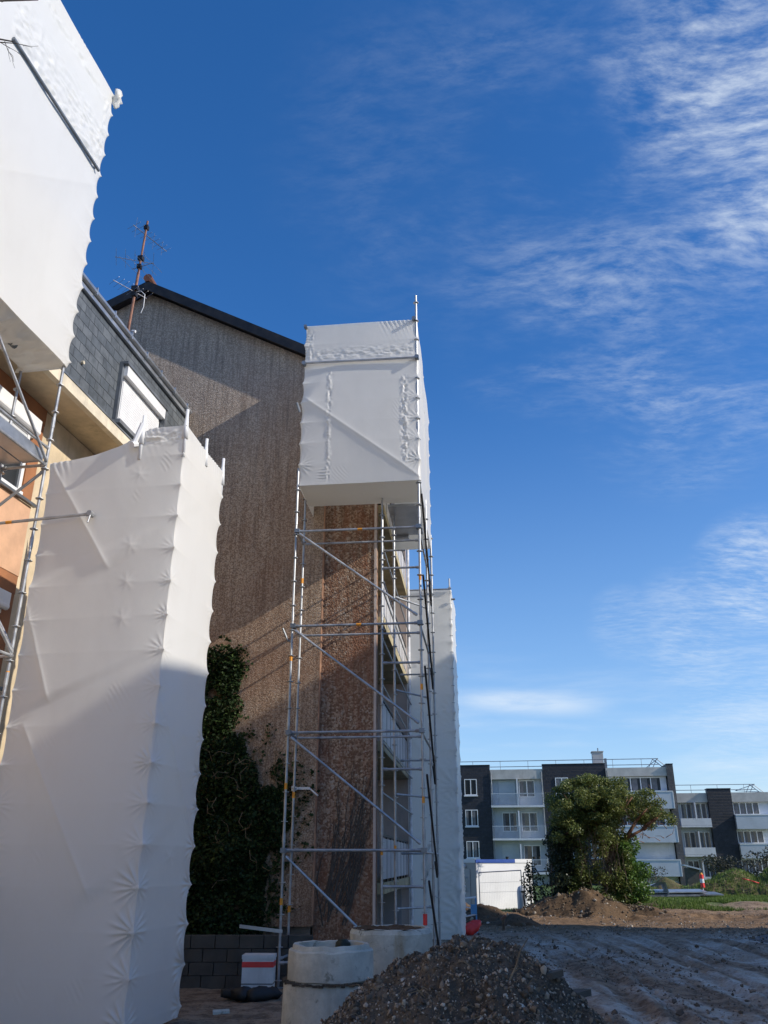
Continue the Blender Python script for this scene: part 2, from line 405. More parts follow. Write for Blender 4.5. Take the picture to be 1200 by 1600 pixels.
class Thing:
    """An Empty at the base of a thing; parts are given in its frame (v, u, z) of azimuth az."""
    def __init__(self, name, label, cat, base=(0, 0, 0), az=0, group=None):
        self.base = Vector(base); self.az = radians(az)
        b = self.base; a = self.az
        self.o = bpy.data.objects.new(name, None); COL.objects.link(self.o)
        self.o.empty_display_size = .3
        self.o.location = (b.x * cos(a) + b.y * sin(a), -b.x * sin(a) + b.y * cos(a), b.z)
        self.o.rotation_euler = (0, 0, -a)
        tag(self.o, label, cat, group)
    def part(self, name, mb, mat, parent=None, smooth=False, label=None, tint=None, kind=None):
        o = mesh_obj(name, mb, mat, self.base, smooth, tint)
        o.parent = parent or self.o
        if label: o['label'] = label
        if kind: o['kind'] = kind
        return o

def mesh_obj(name, mb, mat, base=(0, 0, 0), smooth=False, tint=None):
    me = bpy.data.meshes.new(name)
    b = Vector(base)
    vs = np.array(mb.v, float) - np.array(tuple(b))
    me.from_pydata(vs.tolist(), [], mb.f); me.update()
    me.materials.append(M[mat] if isinstance(mat, str) else mat)
    if smooth:
        me.polygons.foreach_set('use_smooth', [True] * len(me.polygons))
    if tint is not None:
        at = me.attributes.new('tint', 'FLOAT', 'FACE'); at.data.foreach_set('value', np.asarray(tint, np.float32))
    if smooth == 'crisp': me.set_sharp_from_angle(angle=radians(28))
    o = bpy.data.objects.new(name, me); COL.objects.link(o); return o

def flat_mesh(name, label, cat, mb, mat, base, az=0, smooth=False, group=None, tint=None, kind=None):
    """a thing that is one mesh"""
    o = mesh_obj(name, mb, mat, base, smooth, tint); a = radians(az); b = Vector(base)
    o.location = (b.x * cos(a) + b.y * sin(a), -b.x * sin(a) + b.y * cos(a), b.z); o.rotation_euler = (0, 0, -a)
    return tag(o, label, cat, group, kind)

# ------------------------------------------------------------------ ground
def ground_h(x, y):
    h = .05 * fbm(x * .35, y * .35, 3, 3) + .03 * fbm(x * 1.3, y * 1.3, 8, 3) + .030 * fbm(x * 4.5, y * 4.5, 21, 5, .65)
    # haul-track ruts running away from the camera
    v = x - y * .10
    w = v + .25 * np.sin(y * .22) + .12 * vnoise(y * .5, y * 0, 4)
    m = sstep(y, 4, 7) * (1 - sstep(y, 25, 31))
    for c0, dpt, wd in ((1.5, .03, .16), (2.3, .05, .20), (2.75, .05, .12), (4.1, .055, .20), (4.5, .06, .12), (5.5, .03, .2), (6.2, .05, .20), (6.65, .05, .14), (8.3, .05, .2)):
        q = (w - c0) / wd
        h = h + m * (-dpt * np.exp(-q * q) + .55 * dpt * np.exp(-((np.abs(q) - 1.7) / .7) ** 2)) * (.6 + .9 * (vnoise(y * .8, v * 0 + c0, 6) + .5))
        h = h + m * .02 * np.exp(-q * q) * np.sign(np.sin(y * 16 + c0 * 9))
    # churned bank along the far edge of the dig
    h = h + .16 * np.exp(-((y - 33.5 - .6 * vnoise(x * .3, x * 0, 9)) / 1.2) ** 2) * (1 + 2 * fbm(x * .9, y * .9, 5, 3)) * sstep(x, 2, 5)
    h = h + .38 * sstep(y + 1.6 * fbm(x * .35, x * 0, 14, 3), 36.0, 39.0) * sstep(x, 6.5, 9.5) * (1 - sstep(y, 60, 80))
    near = 1 - sstep(np.hypot(x, y), 60, 160)
    return h * near
def build_ground():
    xs = np.concatenate([[-900, -400, -200, -100, -60, -35, -22, -15], np.arange(-11, -4, .5), np.arange(-4, 0, .12), np.arange(0, 13, .07), np.arange(13, 18, .12), np.arange(18, 30, .5), [32, 40, 55, 80, 130, 220, 420, 900]])
    ys = np.concatenate([[-300, -100, -40, -15, -5, 0], np.arange(2, 8, .4), np.arange(8, 20, .07), np.arange(20, 46, .13), np.arange(46, 64, .8), [66, 70, 76, 85, 100, 130, 180, 260, 400, 700, 1400]])
    X, Y = np.meshgrid(xs, ys)
    P = np.dstack([X, Y, ground_h(X, Y)])
    mb = MB().grid(P)
    o = mesh_obj('ground', mb, 'site_ground', smooth=True); tag(o, kind='structure')
build_ground()
def gz(x, y): return float(ground_h(np.array([float(x)]), np.array([float(y)]))[0])

# ------------------------------------------------------------------ leaves, stones
def leaf_mesh(C, size, flatn=None, aspect=1.5, up=.3):
    """C: (n,3) centres; returns MB-like with kite-shaped leaves"""
    n = len(C); mb = MB()
    d = RNG.normal(size=(n, 3)); d[:, 2] *= .7; d /= np.linalg.norm(d, axis=1)[:, None]
    nn = RNG.normal(size=(n, 3)) * (1 - up) ; nn[:, 2] += up * 1.5
    if flatn is not None: nn = nn * .75 + np.array(flatn)
    s = np.cross(d, nn); s /= (np.linalg.norm(s, axis=1)[:, None] + 1e-9)
    L = size * RNG.uniform(.6, 1.35, n)[:, None]
    W = L / aspect
    V = np.stack([C - d * L * .5, C + s * W * .5 - d * L * .05, C + d * L * .5, C - s * W * .5 - d * L * .05], 1).reshape(-1, 3)
    mb.v = V.tolist(); mb.f = [(4 * i, 4 * i + 1, 4 * i + 2, 4 * i + 3) for i in range(n)]
    return mb
def clump_pts(clumps, n_each, shell=.35):
    out = []
    for (c, r, w) in clumps:
        k = int(n_each * w); d = RNG.normal(size=(k, 3)); d /= np.linalg.norm(d, axis=1)[:, None]
        rad = RNG.uniform(shell, 1.0, k) ** .7
        out.append(np.array(c) + d * rad[:, None] * np.array(r))
    return np.concatenate(out)
ICO_V = None
def stones_mesh(P, size):
    global ICO_V
    import bmesh
    if ICO_V is None:
        bm = bmesh.new(); bmesh.ops.create_icosphere(bm, subdivisions=1, radius=1)
        ICO_V = (np.array([v.co[:] for v in bm.verts]), [tuple(v.index for v in f.verts) for f in bm.faces]); bm.free()
    bv, bf = ICO_V; mb = MB(); n = len(P); k = len(bv)
    A = RNG.normal(size=(n, 3, 3)); Q = np.linalg.qr(A)[0]
    sc = RNG.uniform(.45, 1.1, (n, 1, 3)) * size[:, None, None]
    V = bv[None] * (1 + RNG.uniform(-.38, .38, (n, k, 1))) * sc
    V = np.einsum('nkj,nji->nki', V, Q) + P[:, None]
    mb.v = V.reshape(-1, 3).tolist()
    F = np.array(bf)
    mb.f = (F[None] + (np.arange(n) * k)[:, None, None]).reshape(-1, 3).tolist()
    return mb, np.repeat(RNG.uniform(0, 1, n) ** 1.3, len(bf))

# ------------------------------------------------------------------ shrink-film sheeting
def film(path, z0, z1, ds=.022, post=None, pull=.05, node_dz=.5, z_off=.1, creases=(), vbands=(), hbands=(), fans=(.2, 1.0),
         seed=1, top=None, bottom=None, bulge=.02, extra_nodes=(), fan_r=.22):
    """Film wrapped along a plan path [(v,u)...] between z0 and z1.  Corners of the path are posts: the film is
    held out by the rosettes every node_dz and drawn in between them.  Returns an MB."""
    pts = [Vector(p) for p in path]; segs = []
    tot = 0; cs = [0.0]
    for a, b in zip(pts, pts[1:]): tot += (b - a).length; cs.append(tot)
    cs = np.array(cs)
    s = [0.0]
    for i in range(len(pts) - 1):
        n = max(2, int((cs[i + 1] - cs[i]) / ds)); s += list(np.linspace(cs[i], cs[i + 1], n + 1)[1:])
    s = np.array(s); nz = max(3, int((z1 - z0) / ds)); zt = np.linspace(0, 1, nz + 1)
    idx = np.clip(np.searchsorted(cs, s - 1e-9, side='right') - 1, 0, len(pts) - 2)
    px = np.array([p.x for p in pts]); py = np.array([p.y for p in pts])
    bx = np.interp(s, cs, px); by = np.interp(s, cs, py)
    segn = []
    for a, b in zip(pts, pts[1:]):
        d = (b - a).normalized(); segn.append((d.y, -d.x))          # outward = right of travel
    segn = np.array(segn)
    nrm = segn[idx].copy()
    # bisector near corners
    posts = list(range(len(pts))) if post is None else post
    bis = []
    for i in range(len(pts)):
        q = segn[max(0, i - 1)] + segn[min(len(segn) - 1, i)]; bis.append(q / np.linalg.norm(q) * (1.25 if 0 < i < len(pts) - 1 else 1))
    Sg, Tg = np.meshgrid(s, zt)
    zb = np.full_like(s, z0) if bottom is None else bottom(s)
    ztop = np.full_like(s, z1) if top is None else top(s)
    Z = zb[None] + (ztop - zb)[None] * Tg
    N = np.zeros(Z.shape)                                            # displacement along face normal
    rng = np.random.default_rng(seed)
    VX = np.zeros(Z.shape); VY = np.zeros(Z.shape)
    edge = np.abs(((Z - z_off) / node_dz) % 1.0)
    sc = np.sin(pi * edge) ** .62
    damp = sstep(ztop[None] - Z, 0, .12)
    for i in posts:
        dc = np.abs(Sg - cs[i]); k = np.exp(-dc / .16) * (pull * .75) + np.exp(-dc / .5) * (pull * .25)
        kk = .68 * k * sc * (.8 + .5 * vnoise(Z * 2, Z * 0 + i, seed + 3))
        VX -= bis[i][0] * kk; VY -= bis[i][1] * kk
        poke = .018 * np.exp(-dc / .045) * np.exp(-np.minimum(edge, 1 - edge) * node_dz / .03)
        VX += bis[i][0] * poke; VY += bis[i][1] * poke
        for zn in np.arange(z_off + node_dz * math.ceil((z0 - z_off) / node_dz), z1 - .05, node_dz):
            amp = rng.uniform(*fans) * (1.5 - 1.3 * (zn - z0) / (z1 - z0)) * .0135
            for side in (-1, 1):
                a2 = amp * (1.0 if side < 0 else .45)
                X = (Sg - cs[i]) * side; Yz = Z - zn
                sel = (X > -.01) & (X < .75) & (np.abs(Yz) < .6)
                if not sel.any(): continue
                xx = X[sel]; yy = Yz[sel]; r = np.hypot(xx, yy); th = np.arctan2(yy, xx)
                low = 1 - (zn - z0) / (z1 - z0); fr = fan_r * rng.uniform(.8, 1.2) * (.5 + .65 * low)
                nn = rng.integers(14, 18)
                ph = th * nn + rng.uniform(0, 6) + 1.0 * np.sin(th * 3); sh = (1 - np.abs(np.sin(ph * .5))) ** 1.3 - .3
                dirn = rng.uniform(-.2, .5); N[sel] += a2 * (.8 + 1.1 * low) * np.minimum(1, r / (fr * .35)) * np.exp(-(r / (fr * 1.2)) ** 4) * sh * np.maximum(0, np.cos((th - dirn) * .8))
    for (sn, zn, amp) in extra_nodes:
        r = np.hypot(Sg - sn, Z - zn); N += amp * np.exp(-r / .06)
        th = np.arctan2(Z - zn, Sg - sn); N += .08 * amp * np.exp(-((r - .10) / .06) ** 2) * np.cos(th * 7)
    # braces pressing from behind: a sharp fold, film falls back below it
    for (sa, za, sb, zb_, amp) in creases:
        L = math.hypot(sb - sa, zb_ - za); dx, dz = (sb - sa) / L, (zb_ - za) / L
        if dx < 0: dx, dz = -dx, -dz; sa, za, sb, zb_ = sb, zb_, sa, za
        t = ((Sg - sa) * dx + (Z - za) * dz) / L; q = -(Sg - sa) * dz + (Z - za) * dx    # q>0 above
        along = sstep(t, -.08, .02) * (1 - sstep(t, .98, 1.08))
        N += along * amp * np.where(q > 0, np.exp(-q / .9), np.exp(q / .28))
        N += along * amp * .25 * np.exp(-np.abs(q) / .03)
    # welded seams: puckered bands
    for (sa, w, za, zb_, amp) in vbands:
        sm = sa + .03 * vnoise(Z * 1.5, Z * 0, seed + 7)
        m = np.exp(-((Sg - sm) / w) ** 2) * sstep(Z, za, za + .2) * (1 - sstep(Z, zb_ - .2, zb_))
        N += m * amp * (1.5 * fbm(Sg * 20, Z * 9, seed + 31, 4) + .8 * fbm(Sg * 34, Z * 26, seed + 33, 2) + .15)
        m2 = np.exp(-((Sg - sm + w * 2.2) / (w * 2)) ** 2) * sstep(Z, za, za + .2) * (1 - sstep(Z, zb_ - .2, zb_))
        N += m2 * amp * .38 * np.sin(Z * 95 + 6 * vnoise(Z * 3, Sg * 3, 5)) * sstep(vnoise(Z * 1.1, Z * 0, seed + 5), -.1, .2)
    for (za, w, sa, sb, amp) in hbands:
        zm = za + .05 * vnoise(Sg * 1.5, Sg * 0, seed + 9)
        m = np.exp(-((Z - zm) / w) ** 2) * sstep(Sg, sa, sa + .1) * (1 - sstep(Sg, sb - .1, sb))
        N += m * amp * 2.2 * fbm(Sg * 9, Z * 22, seed + 41, 4)
    # tension pleats below the top hem
    pl = np.exp(-(ztop[None] - Z) / .14) * sstep(vnoise(Sg * 1.3, Sg * 0, seed + 13), -.05, .25)
    N += .010 * pl * np.sin(Sg * 62 + Z * 26 + 5 * vnoise(Sg * 2, Z, seed))
    N += bulge * fbm(Sg * .8, Z * .6, seed + 51, 2) + .0022 * fbm(Sg * 5, Z * 3, seed + 61, 2)
    pk = sstep(vnoise(Sg * 2.6, Z * 2.0, seed + 81), .33, .45)          # stray packs of short parallel creases
    N += .0022 * pk * np.sin((Sg * .8 + Z * .6 + .05 * vnoise(Sg * 4, Z * 4, seed)) * 95) * sstep(vnoise(Sg * 3, Z * 3, seed + 83), -.1, .2)
    P = np.dstack([bx[None] + VX + nrm[:, 0][None] * N, by[None] + VY + nrm[:, 1][None] * N, Z])
    return MB().grid(P)

def hole_sheet(P00, P10, P11, P01, ds=.05, amp=.012, seed=3):
    """flat film face (soffit or lid) between four corners with slack wrinkles"""
    a, b, c, d = map(lambda p: np.array(p, float), (P00, P10, P11, P01))
    n = max(3, int(np.linalg.norm(b - a) / ds)); m = max(3, int(np.linalg.norm(d - a) / ds))
    S_, T_ = np.meshgrid(np.linspace(0, 1, n), np.linspace(0, 1, m)); S3 = S_[..., None]; T3 = T_[..., None]
    P = a * (1 - S3) * (1 - T3) + b * S3 * (1 - T3) + c * S3 * T3 + d * (1 - S3) * T3
    w = (S_ * (1 - S_) * T_ * (1 - T_)) * 16
    P[..., 2] += amp * (fbm(P[..., 0] * 3 + P[..., 1] * 2, P[..., 1] * 9, seed, 4) * 2 * np.sqrt(w)) - amp * 2 * w
    return MB().grid(P)

# ------------------------------------------------------------------ scaffold pieces
def upright(T, v, u, z0, z1, z_off=.12, lean=0.0, tapes=(), parent=None, base=True):
    mb = MB(); f = lambda z: (v + lean * (z - z0), u, z)
    mb.tube(f(z0), f(z1), .0242, 10)
    z = z_off + .5 * math.ceil((z0 - z_off + .02) / .5)
    while z < z1 - .03:
        p = f(z); mb.tube((p[0], p[1], z - .005), (p[0], p[1], z + .005), .062, 8); z += .5
    z = z_off + 2.03
    while z < z1 - .2:
        if z > z0 + .3: p = f(z); mb.tube((p[0], p[1], z + .10), (p[0], p[1], z + .28), .0295, 10)
        z += 2.03
    if base:
        mb.box(v - .075, v + .075, u - .075, u + .075, z0 - .01, z0)
    o = T.part('upright', mb, 'galvanised', smooth=False)
    for zt in tapes:
        t = MB(); p = f(zt); t.tube((p[0], p[1], zt - .055), (p[0], p[1], zt + .055), .0262, 10)
        T.part('marker_tape', t, 'orange_tape', o)
    return o
def bar(T, name, p, q, r=.0242, mat='galvanised', ends=True, tape=None):
    mb = MB(); mb.tube(p, q, r, 8)
    if ends:
        P = Vector(p); Q = Vector(q); d = (Q - P).normalized()
        for a, s in ((P, 1), (Q, -1)):
            c = a + d * s * .05
            mb.tube(c - d * .035, c + d * .035, r * 1.35, 8)
    o = T.part(name, mb, mat)
    if tape is not None:
        P = Vector(p); Q = Vector(q); c = P.lerp(Q, tape); d = (Q - P).normalized()
        T.part('marker_tape', MB().tube(c - d * .05, c + d * .05, r * 1.07, 8), 'orange_tape', o)
    return o

# ------------------------------------------------------------------ middle building (frame azimuth 6)
AM = 6
GU = 17.3
def middle_building():
    T = Thing('apartment_house', 'tall brown pebble-dashed gable house rising between the white wrapped scaffolds', 'building', (-7, GU, 0), AM)
    rl = lambda v: 15.75 - .535 * abs(v + 8.02)
    # gable wall (front) with a base course set back below it
    w = MB(); w.prism_u([(-14.0, .80), (-3.20, .80), (-3.20, rl(-3.2)), (-8.02, 15.75), (-14.0, rl(-14.0))], GU, 24.2)
    T.part('wall', w, 'pebble_grey')
    T.part('corner_strip', MB().prism_u([(-3.195, 0), (-2.0, 0), (-2.0, rl(-2.0)), (-3.195, rl(-3.195))], GU + .14, GU + .42), 'pebble_red',
           label='reddish recessed corner strip of the gable')
    T.part('lit_reveal', MB().box(-3.198, -3.175, GU + .005, GU + .139, .82, 12.6), 'lit_reveal_render')  # strip laid on the reveal, its sunlit tone put into the colour
    T.part('corner_bead', MB().box(-2.05, -1.998, GU + .125, GU + .139, .3, 12.4), 'pink_plaster')
    T.part('plinth', MB().box(-14.0, -3.25, GU + .12, GU + .6, 0, .79), 'clay_brick')
    # expansion joints as thin proud render battens in the pebble-dash
    # loggia back wall, windows
    T.part('side_wall', MB().box(-3.6, -3.25, GU + .43, 24.2, 0, 12.6), 'pink_plaster')
    for zf in (1.35, 4.05, 6.72, 9.40):
        sl = T.part('balcony_slab', MB().box(-3.24, -1.86, GU + .43, 24.3, zf, zf + .20), 'yellow_paint')
        gp = MB()
        for k in range(8): gp.box(-1.93, -1.90, GU + .55 + k * .84, GU + .55 + k * .84 + .80, zf + .26, zf + 1.02)
        g = T.part('balcony_guard', gp, 'guard_panel')
        r = MB()
        r.box(-1.935, -1.885, GU + .45, 24.28, zf + 1.05, zf + 1.10)
        for k in range(9): r.box(-1.93, -1.895, GU + .50 + k * .84, GU + .535 + k * .84, zf + .20, zf + 1.05)
        T.part('railing', r, 'dark_rail', g)
        for k in range(2):
            u0 = GU + 1.3 + k * 3
            fr = MB(); fr.box(-3.249, -3.20, u0, u0 + 1.7, zf + .22, zf + 2.3)
            f = T.part('window', fr, 'white_pvc')
            pn = MB(); pn.box(-3.199, -3.19, u0 + .1, u0 + .80, zf + .34, zf + 2.2); pn.box(-3.199, -3.19, u0 + .9, u0 + 1.6, zf + .34, zf + 2.2)
            T.part('pane', pn, 'glass', f)
    T.part('garage_door', MB().box(-3.24, -2.06, 24.0, 24.06, .02, 1.33), 'grey_panel')
    # partition at the far end of the loggias
    T.part('end_wall', MB().box(-3.24, -1.88, 24.31, 24.42, 0, 12.3), 'pink_plaster')
    # roof with overhanging dark verge
    t = .15
    poly = [(-15.2, rl(-15.2) + .05), (-8.02, 15.80), (-1.55, rl(-1.55) + .05), (-1.55, rl(-1.55) + .05 + t), (-8.02, 15.80 + t), (-15.2, rl(-15.2) + .05 + t)]
    rf = T.part('roof', MB().prism_u(poly, GU - .22, 24.8), 'roof_tile')
    vb = [(-15.2, rl(-15.2) - .06), (-8.02, 15.69), (-1.55, rl(-1.55) - .06), (-1.55, rl(-1.55) + .22), (-8.02, 15.97), (-15.2, rl(-15.2) + .22)]
    T.part('verge_board', MB().prism_u(vb, GU - .27, GU - .224), 'black_metal', rf)
    rc = MB()
    for k in range(18):
        y = GU - .30 + k * .42; rc.tube((-8.02, y, 16.06), (-8.02, y + .43, 16.06), .115, 10, .125)
    T.part('ridge_tile', rc, 'ridge_clay', rf)
    T.part('gutter', MB().tube((-1.50, GU - .2, 12.32), (-1.50, 24.8, 12.32), .07, 10), 'zinc', rf)
    T.part('downpipe', MB().path([(-1.50, 24.1, 12.25), (-1.80, 24.1, 11.8), (-1.80, 24.1, 0.1)], .045, 8), 'mast_white')
    # slate cheek of the top storey beside the downpipe
    T.part('slate_storey', MB().box(-3.24, -2.02, GU + .44, 24.28, 9.62, 12.25), 'grey_slate')
    # wall light on the gable
    lb = MB(); lb.box(-3.62, -3.30, GU - .11, GU - .05, 3.26, 3.31); lb.box(-3.66, -3.58, GU - .14, GU - .001, 3.24, 3.33); lb.tube((-3.30, GU - .08, 3.28), (-3.12, GU - .16, 3.14), .018, 6)
    T.part('wall_bracket', lb, 'white_pvc')
middle_building()

def middle_scaffold():
    T = Thing('scaffold_tower', 'tall open scaffold tower against the brown gable, its top boxed in white film', 'scaffold', (-2.2, 15.6, 0), AM)
    UL, UB = 15.6, 16.35
    VL, VR, VI = -3.42, -.94, -1.76
    upright(T, VL, UL, .0, 9.6, .10, -.004, tapes=(1.3, 5.55, 3.2))
    upright(T, VL - .02, UB, .0, 9.6, .22, 0, tapes=(1.15, 7.35, 3.1))
    upright(T, VR, UL, .0, 13.85, .15, .002, tapes=(2.95, 4.95, 7.1))
    upright(T, VR + .03, 18.0, .0, 9.8, .31)
    upright(T, VR + .03, 20.3, .0, 9.8, .20)
    upright(T, VI, UB, .0, 9.6, .26, tapes=(2.1,))
    upright(T, VI + .18, 17.1, .0, 9.6, .09, tapes=(2.2,))
    lifts = (2.12, 4.15, 6.18, 8.17)
    for k, z in enumerate(lifts):
        bar(T, 'ledger', (VL + .03, UL, z), (VR - .03, UL, z), tape=(.52 if k in (2, 3) else None))
        bar(T, 'ledger', (VL + .02, UB, z + (.0 if k else .02)), (VR - .03, UB, z), .0225)
        bar(T, 'transom', (VL, UL + .03, z), (VL - .02, UB - .03, z))
        bar(T, 'transom', (VR, UL + .03, z - .03), (VR + .03, 17.97, z - .03), .021)
        bar(T, 'transom', (VR + .03, 18.03, z - .03), (VR + .03, 20.27, z - .03), .021)
        bar(T, 'transom', (VI + .02, UB, z - .6), (VR - .02, UB, z - .6))
        bar(T, 'ledger', (VI + .2, 17.1, z - 1.0), (VR, 18.0, z - 1.0), .02)
        if z > 3: bar(T, 'ledger', (VI, UB + .03, z - .08), (VI, 24.2, z - .08), .022)
        if z > 3: bar(T, 'guard_rail', (VI, UB + .03, z - 1.02), (VI, 24.2, z - 1.02), .02)
        bar(T, 'cross_rail', (VI + .02, 20.3, z - .02), (VR, 20.3, z - .02), .021)
    bar(T, 'ledger', (VI, 16.6, 8.05), (VR - .35, 16.6, 8.05), .02)
    # braces: falling to the right in every lift
    for zt, zb in ((8.10, 6.32), (6.08, 4.28), (4.06, 2.22), (2.02, .62)):
        vr = VR - .05 if zb > 1 else -1.75
        bar(T, 'brace', (VL + .05, UL - .05, zt), (vr, UL - .05, zb), .0225)
    bar(T, 'transom', (VL, UL, .42), (VL + .35, UB, .55), .022)
    bar(T, 'ledger', (VL, UL, .36), (VL + .5, UL, .40), .022)
    # stair flights with their looped handrails
    for zt, zb in ((8.78, 7.45), (7.06, 5.54), (5.28, 3.55), (3.35, 1.75), (1.63, .30)):
        h = MB(); vv = VR + .09
        h.path([(vv, 15.35, zt), (vv, 18.35, zb + .10), (vv, 18.52, zb + .02), (vv, 18.52, zb - .08), (vv, 18.35, zb - .10), (vv, 17.7, zb + .18)], .021, 7)
        T.part('handrail', h, 'dark_rail')
    # couplers
    for z in lifts:
        for v in (VL, VR): T.part('coupler', MB().box(v - .05, v + .05, UL - .07, UL + .05, z - .04, z + .04), 'zinc_dark')
    T.part('foot_sleeve', MB().tube((VR, UL, .95), (VR, UL, 1.12), .036, 10), 'red_plastic')
    pk = MB(); pk.tube((VL - .10, UL - .02, 5.9), (VL - .19, UL - .1, 6.12), .02, 6); pk.tube((VL - .10, UL, 5.9), (VL, UL, 5.85), .02, 6)
    T.part('coupler', pk, 'zinc_dark')
    # --- film box on the top lifts
    z0, z1 = 9.19, 13.18; W = VR - VL
    path = [(VL - .02, 20.4), (VL - .02, UL - .03), (VR + .05, UL - .03), (VR + .05, 18.0), (VR + .05, 20.4)]
    A = 20.4 - UL + .03; B = A + W + .07
    mb = film(path, z0, z1, ds=.018, post=[1, 2, 3, 4], pull=.055, z_off=.17, seed=5,
              creases=[(A + .10, 11.25, B - .02, 9.30, .045), (B + .1, 12.0, B + 2.3, 10.0, .05)],
              vbands=[(A + .60, .05, z0, 12.05, .020), (B - .30, .07, z0 + .35, 11.8, .030), (A + .13, .06, 12.2, 13.1, .018)],
              hbands=[(12.36, .15, A + .2, B - .05, .013)], fans=(.3, 1.2), bulge=.02)
    sh = T.part('sheeting', mb, 'shrink_film', smooth=True)
    T.part('sheeting_end', film([(VR + .03, 20.4), (VI - .1, 20.4)], 9.45, 13.1, ds=.06, pull=.02, seed=9), 'shrink_film', sh, smooth=True)
    T.part('sheeting_floor', hole_sheet((VL, UL - .01, z0 + .012), (VR + .02, UL - .01, z0 + .012), (VR + .02, UB + .30, z0 - .02), (VL, UB + .30, z0 - .02), .05, .008), 'shrink_film', sh, smooth=True)
    T.part('sheeting_lid', hole_sheet((VL, UL, z1 - .03), (VR, UL, z1 - .03), (VR, 20.35, z1 - .02), (VL, 20.35, z1 - .02), .12, .02), 'shrink_film', sh, smooth=True)
    # tube strapped across the film at the upper lift
    tb = MB(); tb.tube((VL - .02, UL - .085, 12.16), (VR + .06, UL - .085, 12.14), .025, 8)
    T.part('strap_tube', tb, 'zinc')
    for p, q, r in (((VL, UL - .13, 12.15), (VL, UL - .02, 12.15), .05), ((VR + .03, UL - .13, 12.15), (VR + .03, UL - .02, 12.15), .05),
                    ((VR - .02, UL - .12, 13.17), (VR - .02, UL - .02, 13.17), .045), ((VL, UL - .12, 13.13), (VL, UL - .02, 13.13), .04),
                    ((VL - .06, UL - .03, 10.95), (VL - .12, UL - .1, 11.15), .03)):
        T.part('coupler', MB().tube(p, q, r, 8), 'zinc_dark')
    # plank and slate strip showing under the film
    T.part('deck', MB().box(VI + .1, VR - .05, 16.55, 18.3, 9.05, 9.10).box(VI + .1, VR - .4, 18.32, 18.6, 9.0, 9.12), 'zinc')
    # film corner hanging off the lowest balcony
    rag = MB(); n = 12
    P = np.zeros((n, 6, 3))
    for i in range(n):
        for j in range(6):
            a = i / (n - 1); b = j / 5
            P[i, j] = (VR - .30 + .28 * b * (1 - .5 * a) + .05 * sin(a * 9 + b * 4), 20.1 + .08 * sin(b * 6 + a * 3), 2.3 - .95 * a + .3 * a * b)
    T.part('film_scrap', rag.grid(P), 'shrink_film', sh, smooth=True)
middle_scaffold()

# ------------------------------------------------------------------ far wrapped scaffold
def far_wrap():
    T = Thing('wrapped_scaffold', 'slim scaffold wrapped top to ground in white film, farthest along the brown house', 'scaffold', (-1.3, 24.6, 0), AM)
    path = [(-2.30, 24.55), (-.50, 24.55), (-.44, 27.2), (-2.0, 27.2)]
    B = 1.80
    mb = film(path, .04, 9.62, ds=.042, post=[1, 2], pull=.07, z_off=.2, seed=15, node_dz=.52,
              hbands=[(7.3, .10, .2, B, .016), (5.9, .2, .5, B, .010)],
              creases=[(.1, 5.6, B, 3.9, .03), (.1, 2.9, B, 1.2, .03)], fans=(.6, 2.2), fan_r=.36, bulge=.02)
    sh = T.part('sheeting', mb, 'shrink_film', smooth=True)
    T.part('sheeting_lid', hole_sheet((-2.28, 24.6, 9.58), (-.55, 24.6, 9.58), (-.5, 27.1, 9.58), (-2.0, 27.1, 9.58), .15, .02), 'shrink_film', sh, smooth=True)
    upright(T, -.56, 24.62, .0, 10.0, .2)
    upright(T, -2.2, 24.65, .0, 9.6, .2)
    upright(T, -.52, 27.1, .0, 9.6, .2)
    hem = MB(); hem.tube((-2.2, 24.5, 9.63), (-.52, 24.5, 9.63), .025, 8); hem.tube((-.52, 24.5, 9.3), (-.40, 24.5, 9.3), .03, 6)
    T.part('ledger', hem, 'galvanised')
far_wrap()

